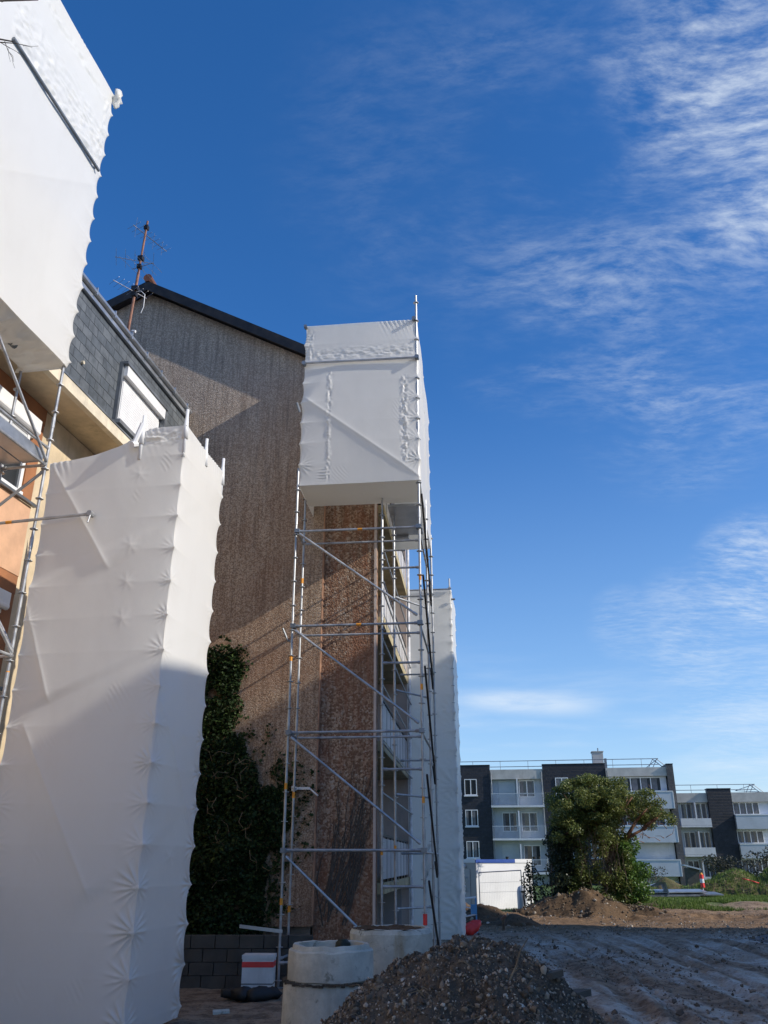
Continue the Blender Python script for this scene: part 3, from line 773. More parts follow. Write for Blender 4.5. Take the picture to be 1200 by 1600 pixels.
# ------------------------------------------------------------------ left building (frame azimuth 10)
AL = 10
def left_building():
    T = Thing('mansard_house', 'cream and orange apartment house with a grey slate mansard storey at the left edge', 'building', (-8.6, 12, 0), AL)
    VF = -8.55; U1 = 16.75
    T.part('wall', MB().box(-18, VF, -6, U1, 0, 9.67), 'cream_render')
    bays = [(11.95 - 3.1 * k) for k in range(5)]
    for uR in bays:
        uL = uR - 2.2
        for zs in (7.78, 4.55, 1.6):
            sp = T.part('spandrel', MB().box(VF + .002, VF + .05, uL - .1, uR + .30, zs - 1.35, zs - .06), 'orange_render')
            T.part('window_cheek', MB().box(VF + .002, VF + .03, uR, uR + .30, zs, zs + 1.85), 'rust_render')
            T.part('lintel_panel', MB().box(VF + .002, VF + .04, uL, uR + .30, zs + 1.56, zs + 1.88), 'rust_render')
            f = MB(); f.box(VF + .005, VF + .06, uL, uR - .01, zs, zs + .09); f.box(VF + .005, VF + .06, uL, uR - .01, zs + 1.15, zs + 1.22)
            for q in (0, .48, .97): f.box(VF + .005, VF + .06, uL + q * 2.1, uL + q * 2.1 + .075, zs + .09, zs + 1.15)
            w = T.part('window', f, 'white_pvc')
            T.part('pane', MB().box(VF + .003, VF + .02, uL + .07, uR - .08, zs + .10, zs + 1.14), 'glass', w)
            sb = MB(); sb.box(VF + .005, VF + .17, uL - .02, uR + .02, zs + 1.23, zs + 1.49); sb.tube((VF + .12, uL - .02, zs + 1.26), (VF + .12, uR + .02, zs + 1.26), .06, 10)
            T.part('shutter_box', sb, 'white_pvc', w)
            sh = MB()
            for q in range(7): sh.box(VF + .025, VF + .045, uL + .08, uR - .1, zs + 1.14 - .055 * q - .05, zs + 1.14 - .055 * q)
            T.part('roller_shutter', sh, 'shutter_white', w)
            T.part('sill', MB().box(VF + .052, VF + .12, uL - .08, uR + .36, zs - .055, zs - .005), 'zinc_dark', w)
    # soffit and cornice
    T.part('soffit', MB().box(VF + .001, -7.86, -6, U1, 9.68, 9.79), 'cream_render')
    T.part('cornice', MB().box(-7.858, -7.74, -6, U1, 9.66, 9.89), 'cream_fascia')
    T.part('flashing', MB().box(-7.90, -7.725, -6, U1, 9.892, 9.93), 'zinc_dark')
    mw = T.part('mansard_wall', MB().box(-8.6, -7.88, -6, U1, 9.932, 12.05), 'slate')
    g = MB(); g.tube((-7.80, -6, 12.10), (-7.80, U1 + .05, 12.10), .062, 10); g.box(-7.879, -7.81, -6, U1 + .02, 11.93, 12.02)
    y = 3
    while y < U1: g.box(-7.86, -7.73, y, y + .03, 12.02, 12.18); y += .75
    T.part('gutter', g, 'zinc')
    rp = [(-7.84, 12.14), (-13.4, 14.0), (-18, 12.4), (-18, 12.0), (-7.84, 12.06)]
    T.part('roof', MB().prism_u(rp, -6, U1), 'roof_tile')
    T.part('end_wall', MB().box(-18, -8.62, U1 - .3, U1 - .01, 9.93, 12.03), 'pebble_grey')
    # mansard windows with white roller shutters
    for u0 in (13.52, 9.3, 5.1):
        fr = MB(); fr.box(-7.879, -7.84, u0, u0 + 1.82, 10.12, 11.12)
        w = T.part('dormer_window', fr, 'white_pvc')
        ss = MB()
        for k in range(18): ss.box(-7.838, -7.822, u0 + .07, u0 + 1.75, 10.14 + .054 * k, 10.14 + .054 * k + .050)
        T.part('roller_shutter', ss, 'white_pvc', w)
        bx = MB(); bx.box(-7.838, -7.72, u0 - .02, u0 + 1.84, 11.12, 11.36)
        T.part('shutter_box', bx, 'white_pvc', w)
        T.part('dormer_hood', MB().box(-7.878, -7.69, u0 - .10, u0 + 1.92, 11.365, 11.42).box(-7.878, -7.72, u0 + 1.845, u0 + 1.95, 10.08, 11.363).box(-7.878, -7.80, u0 - .1, u0 - .022, 10.08, 11.363), 'zinc_dark', w)
        T.part('sill', MB().box(-7.878, -7.70, u0 - .1, u0 + 1.95, 9.99, 10.075), 'zinc', w)
    T.part('vent_cap', MB().tube((-7.88, 12.1, 10.55), (-7.83, 12.1, 10.55), .035, 8), 'cream_fascia')
left_building()

def left_wrap():
    T = Thing('wrapped_scaffold', 'broad scaffold bay wrapped in white film down to the ground in the left foreground', 'scaffold', (-5.9, 11.4, 0), AL)
    path = [(-7.14, 10.6), (-4.95, 10.6), (-4.95, 11.45), (-4.95, 12.25), (-7.2, 12.25)]
    L1 = 2.19
    def top(s):
        z = np.interp(s, [0, .35, .75, 1.15, 1.45, 1.6, L1, L1 + .85, L1 + 1.65, 9], [7.66, 7.68, 7.74, 7.86, 8.03, 8.13, 8.13, 8.08, 8.08, 7.9])
        k = np.ones(9) / 9; zp = np.pad(z, 4, mode='edge'); return np.convolve(zp, k, 'valid')
    mb = film(path, .02, 8.13, ds=.0155, post=[0, 1, 3], pull=.055, z_off=.14, seed=23, top=top,
              creases=[(.05, 7.6, 1.16, 5.95, .045), (-.1, 5.6, .55, 4.05, .04), (.3, 3.6, 1.5, 1.6, .03), (L1 + .1, 3.9, L1 + 1.6, 2.2, .02)],
              hbands=[(7.98, .09, 1.5, L1 - .03, .020)], fans=(.5, 1.9), bulge=.03, fan_r=.21,
              extra_nodes=[(1.52, z, .014) for z in (7.35, 6.2, 5.65, 5.1)] + [(L1 + .85, z, .012) for z in (3.6, 3.1, 2.0)])
    sh = T.part('sheeting', mb, 'shrink_film', smooth=True)
    T.part('sheeting_lid', hole_sheet((-5.6, 10.62, 8.08), (-4.98, 10.62, 8.08), (-4.98, 12.22, 8.03), (-5.6, 12.22, 8.03), .05, .03), 'shrink_film', sh, smooth=True)
    # taped post stubs poking out of the hem
    for v, u, z in ((-4.97, 10.62, 8.42), (-5.66, 10.58, 8.36), (-4.97, 11.45, 8.34), (-4.97, 12.23, 8.36)):
        p = MB(); p.tube((v, u, 7.6), (v, u, z), .026, 10); p.tube((v, u, z - .5), (v, u, z - .16), .05, 9, .029)
        T.part('upright', p, 'white_pvc', smooth=True)
    cl = MB(); cl.tube((-5.66, 10.55, 8.2), (-5.74, 10.50, 7.82), .04, 7); cl.tube((-5.75, 10.46, 7.80), (-5.72, 10.55, 7.85), .05, 8)
    T.part('coupler', cl, 'white_pvc')
    # tape across the lowest stretch
left_wrap()

def left_open():
    T = Thing('scaffold_tower', 'scaffold tower at the left edge with a white film box above open tubes', 'scaffold', (-7.3, 9, 0), AL)
    V = -7.20; UP = 10.55
    upright(T, V - .06, UP, 0, 9.5, .05, .008, tapes=(4.35,))
    upright(T, V - .75, UP, 0, 9.4, .05)
    upright(T, V - .05, UP - 2.57, 0, 9.5, .05)
    upright(T, V - .75, UP - 2.57, 0, 9.4, .05)
    upright(T, V - .05, UP - 5.1, 0, 9.5, .05)
    for z in (7.62, 4.62, 1.8):
        bar(T, 'transom', (V, UP, z), (V - .75, UP, z))
        bar(T, 'ledger', (V, UP, z + .0), (V - .05, UP - 2.57, z))
        bar(T, 'ledger', (V - .75, UP, z), (V - .75, UP - 2.57, z))
    # long putlog running past the post in front of the wrapped bay
    bar(T, 'putlog', (-8.4, UP - .08, 6.63), (-6.25, UP - .08, 6.70), .0242, tape=.38)
    k = MB(); k.tube((-6.27, UP - .13, 6.70), (-6.27, UP - .02, 6.70), .042, 8); k.tube((-6.25, UP - .1, 6.72), (-6.26, UP - .14, 6.54), .012, 6)
    T.part('coupler', k, 'galvanised')
    bar(T, 'brace', (V + .03, UP - .03, 7.66), (V + .0, UP - 2.4, 9.5))
    bar(T, 'brace', (V, UP + .02, 7.55), (V - .75, UP - 0.02, 6.9))
    bar(T, 'brace', (V, UP - .02, 4.66), (V - .02, UP - 2.5, 6.5))
    bar(T, 'brace', (V - .01, UP, 4.72), (V - .75, UP, 5.75))
    bar(T, 'guard_rail', (V + .01, UP - .02, 7.90), (V - .03, UP - 2.57, 7.90), .02)
    dk = MB()
    for q in range(2): dk.box(V - .70 + q * .34, V - .39 + q * .34, UP - 2.5, UP - .05, 7.66, 7.72)
    dk.box(V - .06, V - .03, UP - 2.5, UP - .05, 7.66, 7.83)
    T.part('deck', dk, 'zinc')
    # film box over the upper lifts
    z0, z1 = 9.40, 15.5; v1 = -7.12; u1 = 10.6; u0 = 4.0
    path = [(v1, u0), (v1, 8.03), (v1, u1), (v1 - .95, u1)]
    Ln = u1 - u0
    mb = film(path, z0, z1, ds=.03, post=[2, 3], pull=.07, z_off=.02, seed=33,
              hbands=[(14.05, .40, Ln - 2.95, Ln - .03, .022), (13.62, .10, Ln - 2.9, Ln - .05, .026), (15.1, .12, Ln - 4, Ln, .02)], vbands=[(Ln - .22, .08, 13.3, 15.3, .03)],
              creases=[(Ln - 2.4, 11.3, Ln - .1, 13.2, .015)], fans=(.2, .9), bulge=.03)
    sh = T.part('sheeting', mb, 'shrink_film', smooth=True)
    T.part('sheeting_floor', hole_sheet((v1 - .02, u0, z0 + .02), (v1 - .02, u1 - .02, z0 + .02), (v1 - .80, u1 - .02, z0 + .02), (v1 - .80, u0, z0 + .02), .03, .09, 8), 'shrink_film', sh, smooth=True)
    T.part('sheeting_lid', hole_sheet((v1 - .02, u0, z1 - .02), (v1 - .02, u1 - .02, z1 - .02), (v1 - .95, u1 - .02, z1 - .02), (v1 - .95, u0, z1 - .02), .15, .02), 'shrink_film', sh, smooth=True)
    T.part('strap_tube', MB().tube((v1 + .045, 7.75, 13.46), (v1 + .045, 10.42, 13.46), .03, 8), 'zinc_dark')
    kn = MB(); n = 7
    P = []
    for i in range(9):
        row = []
        for j in range(12):
            t = 2 * pi * j / 11; r = (.02 + .065 * sin(pi * i / 8) ** .8 * (1 + .4 * sin(i * 2.1))) * (1 + .35 * sin(3 * t + i))
            row.append((v1 + .03 + r * cos(t), u1 + .02 + r * sin(t), 15.22 + .062 * i))
        P.append(row)
    T.part('film_knot', MB().grid(np.array(P)), 'shrink_film', sh, smooth=True)
    cp = MB(); cp.tube((V - .35, UP - .9, 9.33), (V - .35, UP - .78, 9.33), .05, 8)
    T.part('coupler', cp, 'zinc_dark')
left_open()

# ------------------------------------------------------------------ TV aerial on the mansard roof
def aerial():
    T = Thing('tv_aerial', 'rusty roof mast carrying several thin yagi aerials above the slate mansard', 'aerial', (-8.6, 14.75, 12.35), AL)
    b = Vector((-8.6, 14.75, 12.3)); t = Vector((-8.52, 14.85, 16.45)); at = lambda f: b.lerp(t, f)
    m = MB(); m.tube(b, at(.62), .034, 8); m.tube(at(.60), t, .026, 8); T.part('mast', m, 'rust_mast')
    def yagi(f, dirv, n, length, el, vertical=False):
        c = at(f); d = Vector(dirv).normalized(); s = Vector((0, 0, 1)) if vertical else d.cross(Vector((0, 0, 1))).normalized()
        y = MB(); y.tube(c - d * length * .35, c + d * length * .65, .009, 6)
        for k in range(n):
            p = c + d * length * (-.33 + k / (n - 1) * .95); L = el * (1 - .25 * k / (n - 1)); y.tube(p - s * L, p + s * L, .004, 5)
        T.part('yagi', y, 'aerial_metal')
    yagi(.90, (.35, .9, 0), 9, 1.1, .22); yagi(.90, (.35, .9, .0), 4, .9, .30, True)
    yagi(.70, (-.8, -.4, .0), 5, .9, .42); yagi(.66, (.9, -.2, 0), 4, .6, .5); yagi(.48, (-.5, -.85, 0), 8, .9, .28)
    for f, s in ((.95, .05), (.72, .06), (.66, .05), (.50, .075), (.46, .06)):
        p = at(f); T.part('clamp', MB().box(p.x - s, p.x + s, p.y - s, p.y + s, p.z - .05, p.z + .06), 'black_metal')
    c = MB(); p = at(.48); c.path([p, p + Vector((.14, 0, .02)), p + Vector((.26, 0, -.10)), p + Vector((.27, 0, -.45)), p + Vector((.22, 0, -.62))], .008, 5)
    T.part('cable', c, 'white_pvc')
    i = MB()
    for z, d in ((.20, .14), (.03, .12)):
        p = at(z); i.tube(p, p + Vector((d, 0, .06)), .012, 5); i.tube(p + Vector((d - .03, 0, .04)), p + Vector((d + .05, 0, .02)), .035, 7)
    T.part('insulator', i, 'white_pvc')
aerial()

# ------------------------------------------------------------------ ivy on the gable
def ivy():
    T = Thing('ivy', 'dark ivy swallowing the foot of the brown gable behind the left film-wrapped bay', 'ivy', (-5.0, GU, 0), AM)
    zz = RNG.uniform(0, 7.2, 140000); vv = RNG.uniform(-8.0, -3.4, 140000)
    right = np.interp(zz, [0, .8, 1.2, 2.0, 2.9, 3.3, 3.7, 4.0, 4.4, 5.2, 5.9, 6.3, 7.2],
                      [-4.2, -4.05, -3.95, -3.85, -3.70, -3.82, -4.2, -4.6, -4.93, -5.02, -4.92, -4.86, -4.9])
    right = right + .30 * fbm(zz * 2.6, zz * 0, 5, 3)
    dep = (right - vv)
    toph = np.interp(vv, [-8.5, -5.8, -5.3, -4.85, -4.5], [6.3, 6.1, 6.3, 6.2, 4.1])
    keep = (dep > 0) & (zz < toph + .25 * vnoise(vv * 6, vv * 0, 3)) & (vnoise(vv * 3.5, zz * 3.5, 9) > -.36 + .42 * np.exp(-dep / .2))
    vv = vv[keep]; zz = zz[keep]; dep = dep[keep]
    thick = np.minimum(.55, .06 + .5 * dep) * (.6 + 1.0 * (fbm(vv * 1.4, zz * 1.4, 2, 3) + .5))
    u = GU - .02 - thick * RNG.uniform(.25, 1, len(vv))
    C = np.stack([vv, u, zz], 1)[:62000]
    mb = leaf_mesh(C, .066, (0, -.7, .25), 1.15)
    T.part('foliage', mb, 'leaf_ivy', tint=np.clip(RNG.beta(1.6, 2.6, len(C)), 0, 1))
    sp_ = []; st = MB()
    for k in range(70):
        z = RNG.uniform(.8, 6.0); v = float(np.interp(z, [0, .8, 2.0, 2.9, 3.3, 3.7, 4.0, 4.4, 5.2, 6.3], [-4.2, -4.05, -3.85, -3.70, -3.82, -4.2, -4.6, -4.93, -5.02, -4.86])) - .1
        a = RNG.uniform(-.3, 1.5); L = RNG.uniform(.12, .38) if z < 4.2 else RNG.uniform(.05, .2); p = [(v, GU - .03, z)]
        for q in range(7):
            a += RNG.normal() * .25; v = min(v + cos(a) * L / 3, -3.26); z += sin(a) * L / 3; p.append((v, GU - .025, z))
            for _ in range(int(RNG.uniform(1, 6))): sp_.append((v + RNG.normal() * .05, GU - .05 - .05 * RNG.uniform(), z + RNG.normal() * .05))
        st.path(p, .009, 4, .004)
    sp_ = np.array(sp_)
    T.part('shoot', leaf_mesh(sp_, .07, (0, -.7, .25), 1.15), 'leaf_ivy', tint=np.clip(RNG.beta(2, 2, len(sp_)), 0, 1), kind='stuff')
    for k in range(26):
        v = RNG.uniform(-6, -3.9); z = .05; p = [(v, GU - .03, z)]
        for q in range(9):
            v += RNG.normal() * .12; z += .45; p.append((min(v, -3.4), GU - .03 - .05 * RNG.uniform(), z))
        st.path(p, .018, 5, .006)
    # a runner reaching right across the wall and twigs in the air
    st.path([(-3.7, GU - .03, 2.7), (-3.45, GU - .03, 2.95), (-3.27, GU - .03, 3.2), (-3.12, GU + .1, 3.35)], .02, 5, .008)
    for k in range(30):
        v, z = RNG.uniform(-5.4, -4.1), RNG.uniform(1.5, 4); a = RNG.uniform(0, 6.28)
        st.path([(v, GU - .4, z), (v + .18 * cos(a), GU - .55, z + .18 * sin(a)), (v + .30 * cos(a + .4), GU - .6, z + .3 * sin(a + .4))], .007, 4, .003)
    T.part('stem', st, 'dry_stem', kind='stuff')
    # brown bare tendrils over the corner strip
    td = MB()
    for k in range(34):
        v = RNG.uniform(-3.05, -2.4); z = .8 + RNG.uniform(0, .6); p = [(v, GU + .125, z)]; d = RNG.uniform(.02, .10)
        for q in range(int(RNG.uniform(4, 9))):
            v += d + RNG.normal() * .05; z += .33
            p.append((float(np.clip(v, -3.15, -2.06)), GU + .125, z))
        td.path(p, .013, 4, .005)
    T.part('tendril', td, 'bare_twig', kind='stuff')
ivy()

# ------------------------------------------------------------------ things at the foot of the tower
def ring(name, label, c, r, h, lip=True, soil=False):
    T = Thing(name, label, 'concrete ring', c, 0, 'concrete manhole rings')
    pr = [(r - .12, .01), (r - .012, 0), (r, .012), (r + .004, h * .5), (r - .002, h - .012), (r - .012, h)]
    if lip: pr += [(r - .042, h + .003), (r - .048, h + .040), (r - .056, h + .052), (r - .11, h + .048), (r - .118, .01)]
    else: pr += [(r - .03, h + .035), (r - .06, h + .05), (r - .10, h + .045), (r - .115, .01)]
    mb = MB().lathe(c, pr, 56)
    # chipped, uneven edges
    V = np.array(mb.v); th = np.arctan2(V[:, 1] - c[1], V[:, 0] - c[0]); zl = V[:, 2] - c[2]
    V[:, 2] += .014 * vnoise(th * 7, zl * 3, 5) * (zl > h * .7) + .012 * vnoise(th * 4 + 3, zl, 9); rr = 1 + .006 * vnoise(th * 9, zl * 8, 3)
    V[:, 0] = c[0] + (V[:, 0] - c[0]) * rr; V[:, 1] = c[1] + (V[:, 1] - c[1]) * rr
    mb.v = V.tolist()
    T.part('ring_wall', mb, 'ring_concrete', smooth='crisp')
    if soil:
        xs = np.linspace(-1, 1, 26); X, Y = np.meshgrid(xs, xs); k = np.sqrt(np.maximum(X * X, Y * Y) / (X * X + Y * Y + 1e-9)); X = X * k; Y = Y * k
        R = np.hypot(X, Y)
        Z = h + .03 + .02 * (1 - R) + .05 * fbm(X * 4, Y * 4, 3, 4)
        T.part('soil_fill', MB().grid(np.dstack([c[0] + X * (r - .03), c[1] + Y * (r - .03), c[2] + Z])), 'brown_soil', smooth=True)
    return T
RX, RY = -.60, 10.62
z1 = gz(RX, RY) - .12
ring('concrete_ring', 'lower half-metre concrete ring of the front stack, touching the spoil heap', (RX - .03, RY, z1), .495, .72 - z1 - .006)
def crown_ring():
    T = ring('concrete_ring', 'upper lipped concrete ring resting on another beside the scaffold foot', (RX, RY, .727), .480, .305)
    # dark moss plug and joint dirt
    T.part('moss_tuft', MB().lathe((RX + .12, RY + .28, 1.06), [(.001, .05), (.05, .045), (.085, .01), (.09, -.05)], 14), 'leaf_dark', smooth=True)
    j = MB()
    for k in range(90):
        a = 2 * pi * k / 90; rr = .484 + .010 * random.random(); w = .020 + .016 * random.random()
        p = (RX - .02 + rr * cos(a), RY + rr * sin(a), .715 + .022 * (random.random() - .5))
        j.box(p[0] - w * .8, p[0] + w * .8, p[1] - w * .7, p[1] + w * .7, p[2] - .008, p[2] + .006 + .012 * random.random())
    T.part('joint_dirt', j, 'rubble_soil')
crown_ring()
ring('concrete_ring', 'soil-filled concrete ring standing farther back beside the scaffold uprights', (.10, 12.9, -.03), .575, 1.08, False, True)

def spoil_heap():
    cx, cy = .72, 7.65
    def hh(x, y):
        dx = x - cx; dy = y - cy
        r = np.hypot(dx * np.where(dx < 0, 1.0, 1.22), dy * .92)
        r = r * (1 + .16 * fbm(np.arctan2(dy, dx) * 1.3, r * .3, 3, 3))
        h = 1.36 - .42 * np.minimum(r, 1.6) ** 1.6 - .62 * np.maximum(r - 1.6, 0)
        h = h + .16 * fbm(x * 1.6, y * 1.6, 7, 3) + .09 * fbm(x * 5, y * 5, 17, 4) + .05 * fbm(x * 17, y * 17, 27, 3)
        return np.maximum(h, -.25)
    xs = np.arange(cx - 3.4, cx + 3.6, .03); ys = np.arange(cy - 3.2, cy + 3.2, .03)
    X, Y = np.meshgrid(xs, ys); Z = hh(X, Y)
    T = Thing('spoil_heap', 'dark heap of stony spoil in the centre foreground', 'spoil heap', (cx, cy, 0))
    T.part('earth', MB().grid(np.dstack([X, Y, Z])), 'rubble_soil', smooth=True)
    n = 60000
    x = RNG.uniform(cx - 2.6, cx + 2.7, n); y = RNG.uniform(cy - 2.2, cy + 1.0, n); z = hh(x, y)
    k = z > .03; x, y, z = x[k], y[k], z[k]
    sz = np.clip(np.exp(RNG.normal(-4.95, .6, len(x))), .0045, .034)
    mb, tint = stones_mesh(np.stack([x, y, z + sz * .12], 1), sz)
    T.part('stone', mb, 'stones', kind='stuff', tint=tint)
    # flat broken slabs
    for px, py, r in ((1.50, 7.6, .15), (1.30, 7.3, .08), (.2, 7.2, .06), (.55, 6.7, .07)):
        s = MB(); zc = float(hh(np.array([px]), np.array([py]))[0]); a = RNG.uniform(0, 3)
        pts = [(px + r * (1 + .3 * sin(q * 2.7)) * cos(q + a), py + .7 * r * sin(q + a)) for q in np.linspace(0, 2 * pi, 7)[:-1]]
        v = [(p[0], p[1], zc - .01 + .2 * (p[0] - px)) for p in pts] + [(p[0], p[1], zc + .035 + .2 * (p[0] - px)) for p in pts]
        s.add(v, [tuple(range(5, -1, -1)), tuple(range(6, 12))] + [(q, (q + 1) % 6, (q + 1) % 6 + 6, q + 6) for q in range(6)])
        T.part('broken_slab', s, 'plinth_concrete')
    # dead root sticking up
    b = hh(np.array([.95]), np.array([7.05]))[0]
    r = MB().path([(.92, 7.0, b - .02), (.99, 7.06, b + .08), (1.03, 7.08, b + .18), (1.10, 7.13, b + .26)], .009, 5, .004)
    for k in range(60):
        rx, ry = RNG.uniform(-.4, 1.6), RNG.uniform(6.2, 7.7); rz = float(hh(np.array([rx]), np.array([ry]))[0]); a = RNG.uniform(0, 6.28); L = RNG.uniform(.08, .22)
        r.path([(rx, ry, rz), (rx + L * .5 * cos(a), ry + L * .3 * sin(a), rz + .05), (rx + L * cos(a), ry + L * .6 * sin(a), rz + .03)], .005, 4, .002)
    T.part('root', r, 'dry_stem', kind='stuff')
    return hh
spoil_heap()

def foot_clutter():
    # electrical site box with red band
    T = Thing('site_cabinet', 'small white cabinet with a red band standing in the dark by the scaffold foot', 'cabinet', (-2.02, 15.25, 0))
    T.part('body', MB().box(-2.28, -1.78, 15.15, 15.50, -.05, .52), 'white_plastic')
    T.part('red_band', MB().box(-2.283, -1.777, 15.145, 15.505, .37, .45), 'red_plastic')
    T.part('lid', MB().box(-2.29, -1.77, 15.14, 15.51, .49, .545), 'white_plastic')
    T.part('strap', MB().box(-2.284, -1.776, 15.146, 15.504, .13, .142), 'black_rubber')
    pl = MB(); pl.add([(-2.45, 15.72, .90), (-1.72, 15.72, .82), (-1.72, 15.74, .82), (-2.45, 15.74, .90), (-2.45, 15.72, .955), (-1.72, 15.72, .875), (-1.72, 15.74, .875), (-2.45, 15.74, .955)],
                      [(0, 3, 2, 1), (4, 5, 6, 7), (0, 1, 5, 4), (1, 2, 6, 5), (2, 3, 7, 6), (3, 0, 4, 7)])
    flat_mesh('metal_strip', 'galvanised strip fixed across behind the scaffold foot above the cabinet', 'metal strip', pl, 'zinc', (-2.05, 15.73, .86))
    w = MB()
    for r in range(4):
        for k in range(9):
            x0 = -5.2 + k * .42 + (.2 if r % 2 else 0); w.box(x0, x0 + .405, 16.05 + .01 * ((k * 7 + r * 3) % 3), 16.25, -.05 + r * .205, .145 + r * .205)
    flat_mesh('block_wall', 'low grey block wall half hidden behind the white red-banded cabinet', 'wall', w, 'plinth_concrete', (-3.4, 16.1, 0))
    # rubbish bundle
    rub = MB(); P = []
    for (x, y, r) in ((-2.15, 14.5, .18), (-1.9, 14.45, .2), (-1.72, 14.6, .16), (-2.35, 14.6, .14)):
        n = 10; g = []
        for i in range(7):
            row = []
            for j in range(n + 1):
                t = 2 * pi * j / n; ph = pi * i / 6; rr = r * (1 + .25 * sin(3 * t + x * 9) * sin(ph) + .12 * sin(5 * ph + t))
                row.append((x + rr * sin(ph) * cos(t), y + rr * .8 * sin(ph) * sin(t), .08 + rr * .55 * cos(ph)))
            g.append(row)
        rub.grid(np.array(g))
    T = Thing('refuse_bundle', 'crumpled dark plastic bundle lying in front of the white cabinet', 'rubbish', (-2.0, 14.5, 0))
    T.part('plastic', rub, 'black_rubber', smooth=True)
    st = MB(); st.box(-2.15, -1.95, 12.0, 12.15, -.03, .07)
    flat_mesh('stone_block', 'pale stone lying in the dark at the foot of the left wrapped bay', 'stone', MB().tube((-2.36, 13.25, .0), (-2.14, 13.30, .02), .055, 7, .04), 'ring_concrete', (-2.25, 13.3, 0))
foot_clutter()

def earth_mound(name, label, blobs, mat, res=.08, seed=1, cat='mound', amp=.25):
    x0 = min(b[0] - b[2] * 1.3 for b in blobs); x1 = max(b[0] + b[2] * 1.3 for b in blobs); y0 = min(b[1] - b[3] * 1.3 for b in blobs); y1 = max(b[1] + b[3] * 1.3 for b in blobs)
    X, Y = np.meshgrid(np.arange(x0, x1, res), np.arange(y0, y1, res))
    H = np.full(X.shape, -.5)
    for (bx, by, rx, ry, h) in blobs:
        r = np.hypot((X - bx) / rx, (Y - by) / ry); H = np.maximum(H, h * (1.18 - np.sqrt(r * r + .03)) + h * .02)
    sc = max(b[4] for b in blobs)
    Z = H + amp * sc * fbm(X * 1.1, Y * 1.1, seed, 3) + .35 * amp * sc * fbm(X * 4, Y * 4, seed + 5, 4)
    G = ground_h(X, Y)
    Z = np.where(H < .02, np.minimum(Z, -.12), Z); Z = np.maximum(Z, -.25) + G
    cx, cy = (x0 + x1) / 2, (y0 + y1) / 2
    T = Thing(name, label, cat, (cx, cy, 0))
    T.part('earth', MB().grid(np.dstack([X, Y, Z])), mat, smooth=True)
    return T, (X, Y, Z)
def scatter_on(T, grid, n, size, name, mat, zmin=.05):
    X, Y, Z = grid; i = RNG.integers(0, X.shape[0], n * 3); j = RNG.integers(0, X.shape[1], n * 3)
    k = Z[i, j] > zmin; i, j = i[k][:n], j[k][:n]
    P = np.stack([X[i, j], Y[i, j], Z[i, j]], 1) + RNG.normal(size=(len(i), 3)) * .02
    sz = np.clip(np.exp(RNG.normal(math.log(size), .5, len(P))), size * .4, size * 4)
    mb, t = stones_mesh(P, sz); T.part(name, mb, mat, kind='stuff', tint=t)
def blades(name, X, Y, Z, h, w=.016):
    n = len(X); a = RNG.uniform(0, 6.28, n); hh = h * RNG.uniform(.5, 1.3, n); l = hh * RNG.uniform(-.5, .5, n)
    dx, dy = np.cos(a) * w, np.sin(a) * w
    V = np.stack([np.stack([X - dx, Y - dy, Z - .02], 1), np.stack([X + dx, Y + dy, Z - .02], 1), np.stack([X + l * np.sin(a), Y + l * np.cos(a), Z + hh], 1)], 1).reshape(-1, 3)
    mb = MB(); mb.v = V.tolist(); mb.f = [(3 * i, 3 * i + 1, 3 * i + 2) for i in range(n)]; return mb

